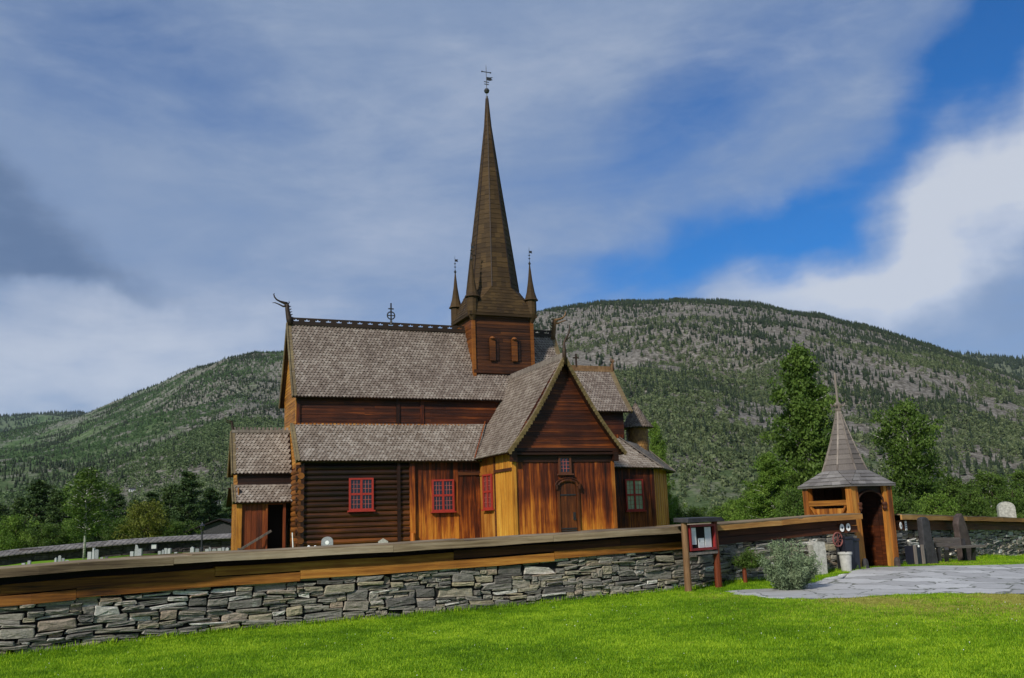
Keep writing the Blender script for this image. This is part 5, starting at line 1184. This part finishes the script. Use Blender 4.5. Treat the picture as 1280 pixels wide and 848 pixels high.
cl = leaf_thing('climbing_shrub', 'dark green bushy plant on a rusty post by the wall, right of the notice board', 'plant', 937, 22.0, .36, .38, 5200, 'l_dbirch', 5, .38)
b = MB(); b.tube([(-.14, 0, -.1), (-.14, 0, .55)], [.05, .045], 8); b.build('support_post', W['red_v'], cl)

# white signs on the beam each side of the gate
def disc_sign(path, px, zz, label, round_=True, grp='white signs on the wall beam'):
    f = wallpt(path, px, .1); b = MB(); c = f[0]+f[2]*.105+Vector((0, 0, zz)); nr = f[2]; tx = f[1]
    if round_:
        pts = [c+tx*.07*cos(i*pi/9)+Vector((0, 0, .10*sin(i*pi/9))) for i in range(18)]
    else: pts = [c-tx*.06+Vector((0, 0, -.13)), c+tx*.06+Vector((0, 0, -.13)), c+tx*.06+Vector((0, 0, .13)), c-tx*.06+Vector((0, 0, .13))]
    root = tag(empty('wall_sign', c), label, 'sign', grp); R0 = c
    b.prism([p-R0 for p in pts], nr*.012); b.build('plate', W['white'], root)
    k = MB()
    if round_: k.prism([tx*.022*cos(i*pi/4)+Vector((0, 0, .035*sin(i*pi/4)))+nr*.0125 for i in range(8)], nr*.004)
    else:
        for z in (-.06, 0, .05): k.prism([-tx*.035+Vector((0, 0, z))+nr*.0125, tx*.035+Vector((0, 0, z))+nr*.0125, tx*.035+Vector((0, 0, z+.02))+nr*.0125, -tx*.035+Vector((0, 0, z+.02))+nr*.0125], nr*.004)
    k.build('symbol', W['ink'], root)
disc_sign(LW, 1049.5, 1.17, 'round white sign on the wall beam, the left one of the pair beside the gate'); disc_sign(LW, 1057, 1.18, 'round white sign on the wall beam, nearest the left gate post')
disc_sign(RW, 1123, 1.13, 'oval white sign on the wall beam right beside the right gate post'); disc_sign(RW, 1129.5, 1.12, 'upright rectangular white sign on the beam right of the gate', False)
# pedestal
x, y, z = place(1022, 23.3); b = MB(); r = random.Random(4)
prof_ = [(-.17, -.1), (-.17, .3), (-.15, .55), (-.19, .72), (-.06, .80), (.16, .78), (.18, .5), (.17, .1), (.18, -.1)]
b.prism([Vector((a, -.12, c_)) for a, c_ in prof_], (0, .24, 0)); o = b.build('stone_pillar', W['lichen']); o.location = (x, y, z); o.rotation_euler = (0, 0, .3); tag(o, 'pale stone pillar blotched with lichen in front of the wall', 'stone pillar')
# bucket, bins and wheel
x, y, z = place(1057, 23.75); t = tag(empty('planter', (x, y, z)), 'pale grey tapering plastic pot beside the gate', 'pot'); b = MB(); b.lathe((0, 0, 0), [(.12, 0), (.15, .40), (.175, .42), (.175, .47), (.15, .47), (.14, .44)], 20); b.build('pot', W['concrete'], t, False)
b = MB(); b.lathe((0, 0, 0), [(.01, .38), (.145, .38), (.145, .40), (.01, .41)], 16); b.build('soil', W['bark'], t)
def binbox(px, Y, w_, h_, lb, mt='bluegrey', lean=0.):
    x, y, z = place(px, Y); t = tag(empty('litter_bin', (x, y, z), .35), lb, 'litter bin', 'dark bins beside the gate'); b = MB()
    b.prism([Vector((-w_*.42, -.14, 0)), Vector((w_*.42, -.14, 0)), Vector((w_*.5, -.17, h_)), Vector((-w_*.5, -.17, h_))], (0, .34, 0)); b.build('body', W[mt], t)
    b = MB(); b.prism([Vector((-w_*.55, -.2, h_+.005)), Vector((w_*.55, -.2, h_+.005)), Vector((w_*.5, -.18, h_+.06)), Vector((-w_*.5, -.18, h_+.06))], (0, .4, 0)); b.build('lid', W['black'], t)
    return t
binbox(1058, 24.05, .26, .78, 'black bin behind the pale grey pot'); binbox(1066, 24.2, .22, .72, 'narrow dark blue bin against the left gate post')
x, y, z = place(1049, 23.9); t = tag(empty('hose_reel', (x, y, z), .4), 'faded red round hose reel hanging on the wall left of the bins', 'hose reel'); b = MB()
b.tube([Vector((.15*cos(i*pi/10), -.02, .78+.17*sin(i*pi/10))) for i in range(21)], .02, 6); b.build('rim', W['redrust'], t, True)
b = MB()
for i in range(4): a = i*pi/4; b.beam((.14*cos(a), -.02, .78+.16*sin(a)), (-.14*cos(a), -.02, .78-.16*sin(a)), .012, .012)
b.build('spokes', W['redrust'], t); b = MB(); b.bx(-.03, .03, 0, .05, 0, .8); b.build('bracket', W['iron'], t)
for px, Y, lb in ((1081, 24.4, 'low grey stone stub at the foot of the left gate post'), (1121, 25.4, 'low reddish stone stub at the foot of the right gate post')):
    x, y, z = place(px, Y); b = MB(); b.lathe((0, 0, 0), [(.09, -.05), (.085, .16), (.06, .24), (.02, .26)], 8); o = b.build('guard_stone', W['slate'] if px < 1100 else W['slate2']); o.location = (x, y, z); tag(o, lb, 'stone')
W['greyd'] = wood('dark bleached bench wood', [(.04, .034, .03), (.09, .075, .066), (.15, .13, .115)], 'xy', .5, .8)
# standing stones, grit box and bench
def slabstone(px, Y, prof_, th, mt, lb, rz=.4, name='standing_stone', cat='standing stone', tilt=0.):
    x, y, z = place(px, Y); b = MB(); r = random.Random(px); b.prism([Vector((a+r.uniform(-.01, .01), -th/2, c_)) for a, c_ in prof_], (0, th, 0)); o = b.build(name, W[mt]); o.location = (x, y, z); o.rotation_euler = (0, tilt, rz); tag(o, lb, cat); 
    md = o.modifiers.new('bevel', 'BEVEL'); md.width = .03; md.segments = 2
    return o
slabstone(1161, 26.6, [(-.24, -.1), (-.25, .3), (-.22, .8), (-.23, 1.18), (-.18, 1.27), (-.03, 1.3), (.08, 1.24), (.12, 1.15), (.15, .7), (.27, .2), (.30, -.1)], .18, 'slate', 'dark upright slate slab between the black box and the bench', .5)
slabstone(1206, 28.9, [(-.22, -.1), (-.25, .6), (-.28, 1.15), (-.2, 1.36), (-.02, 1.48), (.06, 1.4), (.2, 1.05), (.32, .5), (.36, -.1)], .2, 'slate2', 'tall pointed rust brown slate slab behind the bench seat', .6)
x, y, z = place(1145, 26.3); t = tag(empty('grit_box', (x, y, z), .5), 'black box with two pale upright strips leaning by the wall right of the gate', 'box'); b = MB(); b.bx(-.24, .24, -.14, .14, 0, .52); b.build('body', W['bluegrey'], t)
for sx in (-.19, .12): b = MB(); b.bx(sx-.05, sx+.05, -.17, -.141, .02, .54); b.build('strip', W['greyv'], t)
b = MB(); b.lathe((-.02, -.15, .50), [(.01, -.03), (.035, 0), (.01, .03)], 8); b.build('knob', W['white'], t)
x, y, z = place(1188, 27.7); t = tag(empty('garden_bench', (x, y, z), .38), 'weathered dark wooden bench between the two standing slabs', 'bench')
b = MB(); b.bx(-.2, .9, -.46, -.24, .40, .46, .9); b.build('seat_plank', W['greyd'], t); b = MB(); b.bx(-.2, .88, -.22, -.02, .395, .45, .2); b.build('seat_plank', W['greyd'], t)
for z_ in (.46, .60): b = MB(); b.beam((-.55, -.02, z_+.05), (.5, .05, z_+.02), .05, .13); b.build('back_plank', W['greyd'], t)
for xx in (-.42, .62): b = MB(); b.beam((xx-.05, -.36, .40), (xx+.16, -.1, -.03), .10, .12); b.build('leg', W['slate'], t)
for xx in (-.4, .6): b = MB(); b.beam((xx, .02, -.03), (xx, .02, .64), .08, .08, upv=(0, 1, 0)); b.build('back_post', W['slate'], t)
# pale round-headed memorial beyond the wall
def grave(px, Y, w_, h_, lb, mt='gravegrey', shape='round', th=.12, rz=.1, zb=None, grp='gravestones in the churchyard', extra=None):
    x, y, z = place(px, Y); z = z if zb is None else zb; t = tag(empty('gravestone', (x, y, z), rz), lb, 'gravestone', grp)
    if shape == 'round': P = [(-w_/2, -.1)]+[(-w_/2*cos(pi*i/10), h_-w_/2*.8+w_/2*.8*sin(pi*i/10)) for i in range(11)]+[(w_/2, -.1)]
    elif shape == 'rect': P = [(-w_/2, -.1), (-w_/2, h_), (w_/2, h_), (w_/2, -.1)]
    elif shape == 'peak': P = [(-w_/2, -.1), (-w_/2*.9, h_*.82), (0, h_), (w_/2*.9, h_*.82), (w_/2, -.1)]
    else: P = [(-w_/2, -.1), (-w_/2*.8, h_*.7), (-w_/2*.6, h_), (w_/2*.3, h_*.96), (w_/2*.8, h_*.7), (w_/2, -.1)]
    b = MB(); b.prism([Vector((a, -th/2, c_)) for a, c_ in P], (0, th, 0)); b.build('slab', W[mt], t)
    b = MB(); b.bx(-w_/2-.05, w_/2+.05, -th/2-.05, th/2+.05, -.1, .07); b.build('base', W['gravegrey'], t)
    if extra: b = MB(); b.lathe((0, 0, 0), [(.07, 0), (.075, .01), (.01, .015)], 14); o = b.build('plaque', W['white'], t); o.rotation_euler = (pi/2, 0, 0); o.location = (0, -th/2, h_*.72)
    return t
x_, y_, z_ = at(1266, 37.5, 648); grave(1266, 37.5, .62, 1.65, 'pale lichen covered round headed stone above the wall at the right edge', 'lichen', 'round', .25, -.2, zb=at(1266, 37.5, 627)[2]-1.65, grp=None)
grave(409, 36, .44, at(409, 36, 671)[2]-g1(*at(409, 36, 671)[:2]), 'dark round headed gravestone with a white round plaque before the log wall', 'gravegrey', 'round', extra=True)
grave(479, 36, .42, at(479, 36, 673)[2]-g1(*at(479, 36, 673)[:2]), 'reddish grey peaked gravestone before the log wall', 'gravestonered' if 'gravestonered' in W else 'lichen', 'peak')
GL = [(30, 53, 704, 3.5, 'gravewhite', 'rect', 'small pale gravestone, leftmost of the row before the far wall'), (37, 54, 701, 3.2, 'gravegrey', 'rect', 'grey gravestone, second from the left before the far wall'),
 (70, 56, 697, 2.4, 'gravewhite', 'peak', 'thin pale gravestone in the small cluster left of the white stemmed birch'), (74.5, 57, 694.5, 3, 'gravewhite', 'round', 'tallest pale gravestone in the small cluster left of the birch'), (79, 56, 698, 3, 'gravegrey', 'rect', 'grey gravestone in the middle of the cluster left of the birch'), (84, 55, 700, 4, 'gravewhite', 'peak', 'low pale gravestone at the right end of the cluster left of the birch'),
 (112, 57, 690, 4.5, 'gravewhite', 'rect', 'broad pale gravestone just right of the birch stem'), (117, 56, 685, 3.4, 'gravewhite', 'rough', 'tall light gravestone, second right of the birch stem'), (120.5, 54, 687, 4, 'gravegrey', 'round', 'tall dark grey gravestone at the front of the group by the birch'), (127, 54, 697, 3, 'gravewhite', 'rect', 'small pale stone at the right end of the group by the birch'),
 (133, 53, 696, 3, 'gravedark', 'rect', 'small dark upright stone alone on the grass mound'), (146, 53, 697.5, 5, 'gravedark', 'round', 'low dark stone on the grass between two groups'),
 (165, 56, 689.5, 4, 'gravewhite', 'rect', 'pale gravestone at the left of the middle group'), (170.5, 55, 681, 5, 'gravewhite', 'rough', 'tallest jagged gravestone of the middle group'), (175, 53.5, 686, 4.2, 'gravegrey', 'rect', 'tall grey gravestone at the right of the middle group'),
 (199, 58, 689, 3, 'gravewhite', 'rect', 'thin pale gravestone just right of the white sign'), (203.5, 59, 687, 3, 'gravegrey', 'peak', 'small peaked gravestone right of the white sign'), (207, 60, 685.5, 3, 'gravewhite', 'rect', 'narrow light gravestone behind the tall plain one'), (211.5, 56, 685.5, 3.6, 'gravewhite', 'round', 'tall plain round headed gravestone between sign and lamp'), (216, 55, 692, 3.4, 'gravegrey', 'round', 'low grey gravestone right of the tall round headed one'), (220, 55.5, 690.5, 3.4, 'gravewhite', 'rect', 'low light gravestone in front of the lamp, left side'),
 (240, 60, 683.5, 4.6, 'gravewhite', 'peak', 'pale peaked gravestone left of the lamp post'), (246, 61, 686, 3.6, 'gravegrey', 'rect', 'grey gravestone touching the lamp post on its left'), (258.5, 57, 686.5, 4, 'gravewhite', 'rect', 'pale gravestone first right of the lamp post'), (262, 60, 684, 3.4, 'gravegrey', 'rough', 'leaning grey gravestone second right of the lamp post'), (267.5, 57, 686, 4.2, 'gravewhite', 'round', 'round headed pale gravestone third right of the lamp post'), (274, 57, 685.5, 4.2, 'gravewhite', 'rect', 'broad pale gravestone nearest the church porch'), (279, 61, 684.5, 3, 'gravegrey', 'rect', 'small grey gravestone half behind those by the porch'), (284, 61, 684.5, 4, 'gravewhite', 'peak', 'pale peaked gravestone at the corner of the porch')]
for i, (px, Y, yt, w_, mt, sh_, lb) in enumerate(GL):
    X_ = at(px, Y, yt); grave(px, Y, w_*Y/F*1.05, X_[2]-g1(X_[0], X_[1]), lb, mt, sh_, .14, random.uniform(-.3, .5))
# small lanterns and cones in front of the church, white pole by the porch
for px, Y, lb in ((386, 37, 'small white grave lantern left of the dark gravestone'), (394, 36.4, 'small white grave lantern close beside the dark gravestone')):
    X_ = at(px, Y, 682); hz = X_[2]-g1(X_[0], X_[1]); b = MB(); b.lathe((0, 0, 0), [(.09, -.05), (.09, hz*.7), (.11, hz*.72), (.11, hz*.8), (.05, hz*.95), (.02, hz)], 8); o = b.build('grave_lantern', W['white']); o.location = (X_[0], X_[1], X_[2]-hz); tag(o, lb, 'lantern', 'white grave lanterns')
X_ = at(367, 43.3, 666); b = MB(); b.tube([(0, 0, 0), (-.06, 0, X_[2]-.4)], [.03, .025], 6); o = b.build('marker_pole', W['white']); o.location = (X_[0], X_[1], .4); tag(o, 'thin white pole leaning by the log corner of the church', 'pole')
# sign on the far wall
f = wallpt(FWP, 193, .1); c = f[0]+f[2]*.25; X_ = at(193, c.y, 683.5); t = tag(empty('information_sign', (c.x, c.y, X_[2])), 'small white sign in a dark frame on the far churchyard wall', 'sign'); t.rotation_euler = (0, 0, atan2(f[1].y, f[1].x))
b = MB(); b.bx(-.26, .26, -.04, .02, -.28, .28); b.build('frame', W['black'], t); b = MB(); b.bx(-.16, .16, -.055, -.041, -.14, .16); b.build('panel', W['white'], t); b = MB(); b.bx(-.2, -.16, -.0, .04, -1.2, -.28); b.build('stand', W['black'], t)
# lamp post
X_ = at(253, 63, 655); zb_ = g1(X_[0], X_[1]); H_ = X_[2]-zb_; t = tag(empty('lamp_post', (X_[0], X_[1], zb_)), 'slim black lamp post with lantern among the graves', 'lamp post')
b = MB(); b.lathe((0, 0, 0), [(.11, 0), (.10, .3), (.06, .35), (.05, H_-.5), (.07, H_-.45)], 10); b.build('pole', W['black'], t)
b = MB(); b.lathe((0, 0, 0), [(.08, H_-.44), (.16, H_-.15), (.15, H_-.14)], 6); b.build('lamp_glass', W['glass'], t); b = MB(); b.lathe((0, 0, 0), [(.2, H_-.14), (.05, H_+.02), (.01, H_+.1)], 6); b.build('lamp_cap', W['black'], t)
# dark outbuilding behind the far wall
X_ = at(272, 84, 650); t = tag(empty('outbuilding', (X_[0], X_[1], -1), .15), 'low black shed with gabled roof behind the far wall near the porch', 'shed'); zt_ = X_[2]+1
b = MB(); b.prism([Vector((-2.2, 0, 0)), Vector((2.2, 0, 0)), Vector((2.2, 0, zt_-.85)), Vector((.2, 0, zt_-.1)), Vector((-2.2, 0, zt_-.85))], (0, 6, 0)); b.build('wall', W['slate'], t)
b = MB(); b.prism([Vector((-2.7, -.4, zt_-1.02)), Vector((.2, -.4, zt_)), Vector((3.0, -.4, zt_-1.02)), Vector((3.0, -.4, zt_-.9)), Vector((.2, -.4, zt_+.12)), Vector((-2.7, -.4, zt_-.9))], (0, 7, 0)); b.build('roof', W['void'], t)
# white farm houses far on the left hillside
for px, py, lb in ((165, 614.5, 'tiny white farmhouse on the wooded slope, the left one'), (176, 609, 'tiny white farmhouse on the wooded slope, upper one'), (271, 630.5, 'tiny white house at the foot of the slope near the porch')):
    d = ray(px, py); tt_ = 240.
    for _ in range(2500):
        p = EYE+d*tt_
        if p[2] <= float(hillf('main', np.array([p[0]]), np.array([p[1]]))[0]): break
        tt_ += 1.5
    t = tag(empty('farmhouse', (p[0], p[1], p[2]), .6), lb, 'house', 'white farmhouses on the hillside'); t.scale = (.32, .32, .32); b = MB(); b.bx(-4.2, 4.2, -3, 3, -3, 3.2); b.build('wall', W['white'], t); b = MB(); b.prism([Vector((-4.7, -3.6, 3.2)), Vector((-4.7, 3.6, 3.2)), Vector((-4.7, 0, 5.6))], (9.4, 0, 0)); b.build('roof', W['slate'], t)
    for wx in (-2.4, 0, 2.4): b = MB(); b.bx(wx-.5, wx+.5, -3.06, -3.0, .8, 2.2); b.build('window', W['glass'], t)

# ------------------------------------------------------------------ lawn blades and clover
W['blade'] = leafmat('grass blades', (.095, .20, .005), (.20, .375, .008), (.44, .60, .03), .4, True, .55, -1)
W['bladedry'] = leafmat('dry grass blades', (.18, .19, .025), (.33, .32, .06), (.50, .46, .13), .3, True, .6)
W['petal'] = plain('clover petals', (.75, .75, .70), .7, nz=.05)
def tuft(mt, seed, n_=13, hh=.038):
    r = random.Random(seed); b = MB()
    for k in range(n_):
        a = r.uniform(0, 6.28); x, y = r.gauss(0, .035), r.gauss(0, .035); h_ = hh*r.uniform(.6, 1.3); l = h_*r.uniform(.1, .8); w_ = .0035
        d = Vector((cos(a), sin(a), 0)); s_ = Vector((-sin(a), cos(a), 0))*w_; p = Vector((x, y, -.005)); q_ = p+d*l*.35+Vector((0, 0, h_*.65)); t = p+d*l+Vector((0, 0, h_))
        b.raw([p-s_, p+s_, q_+s_*.8, q_-s_*.8, t], [(0, 1, 2, 3), (3, 2, 4)], r.random())
    o = b.build('tuft_source', W[mt]); COL.objects.unlink(o); return o
NG = 210000; y = RNG.uniform(0, 1, NG); Yd = 8.2+26*y**1.25; x = (RNG.uniform(-.62, .62, NG))*Yd; 
def front(x, y):                                     # in front of the walls and off the paving
    P = np.concatenate([LW.P[:, :2], [[9.2, 25.0], [10.2, 25.6]], RW.P[:, :2]]); yl = np.interp(x, P[:, 0], P[:, 1]); return (y < yl-.12) & ~inpoly(x, y, pathpoly)
k = front(x, Yd); x, Yd = x[k], Yd[k]; z = gz(x, Yd); dr = dryf(x, Yd); sel = RNG.random(len(x)) < dr*1.0
P3 = np.stack([x, Yd, z], -1)
gn_scatter('lawn_grass', P3[~sel], RNG.uniform(.6, 1.25, (~sel).sum()), tuft('blade', 1), 'short green lawn grass', .25)
gn_scatter('dry_grass', P3[sel], RNG.uniform(.4, .8, sel.sum()), tuft('bladedry', 2), 'dry yellow grass along the edge of the paving', .3)
def fl():
    b = MB(); b.lathe((0, 0, .045), [(.004, -.008), (.011, 0), (.007, .010), (.001, .013)], 6); b.tube([(0, 0, 0), (0, 0, .04)], .001, 3); o = b.build('flower_source', W['petal']); COL.objects.unlink(o); return o
nf = 900; Yd = 8.3+14*RNG.uniform(0, 1, nf)**1.1; x = RNG.uniform(-.6, .6, nf)*Yd; cl_ = (np.sin(x*1.3+Yd*.7)+np.sin(x*.6-Yd*1.1)+RNG.normal(0, .8, nf)) > .2; k = front(x, Yd) & cl_; x, Yd = x[k], Yd[k]
gn_scatter('clover_flowers', np.stack([x, Yd, gz(x, Yd)], -1), RNG.uniform(.3, .65, len(x)), fl(), 'small white clover flowers dotted through the lawn', .2)
# longer grass along the wall foot
pp = []
for path in (LW, RW):
    for s in np.linspace(0, path.L, int(path.L*26)):
        f = path.at(float(s)); o_ = abs(random.gauss(0, .07)); pp.append((f[0].x+f[2].x*(.06+o_), f[0].y+f[2].y*(.06+o_)))
pp = np.array(pp); gn_scatter('wall_foot_grass', np.stack([pp[:, 0], pp[:, 1], gz(pp[:, 0], pp[:, 1])], -1), RNG.uniform(.9, 2.0, len(pp)), tuft('blade', 5, 12, .055), 'longer grass at the foot of the stone walls', .35)
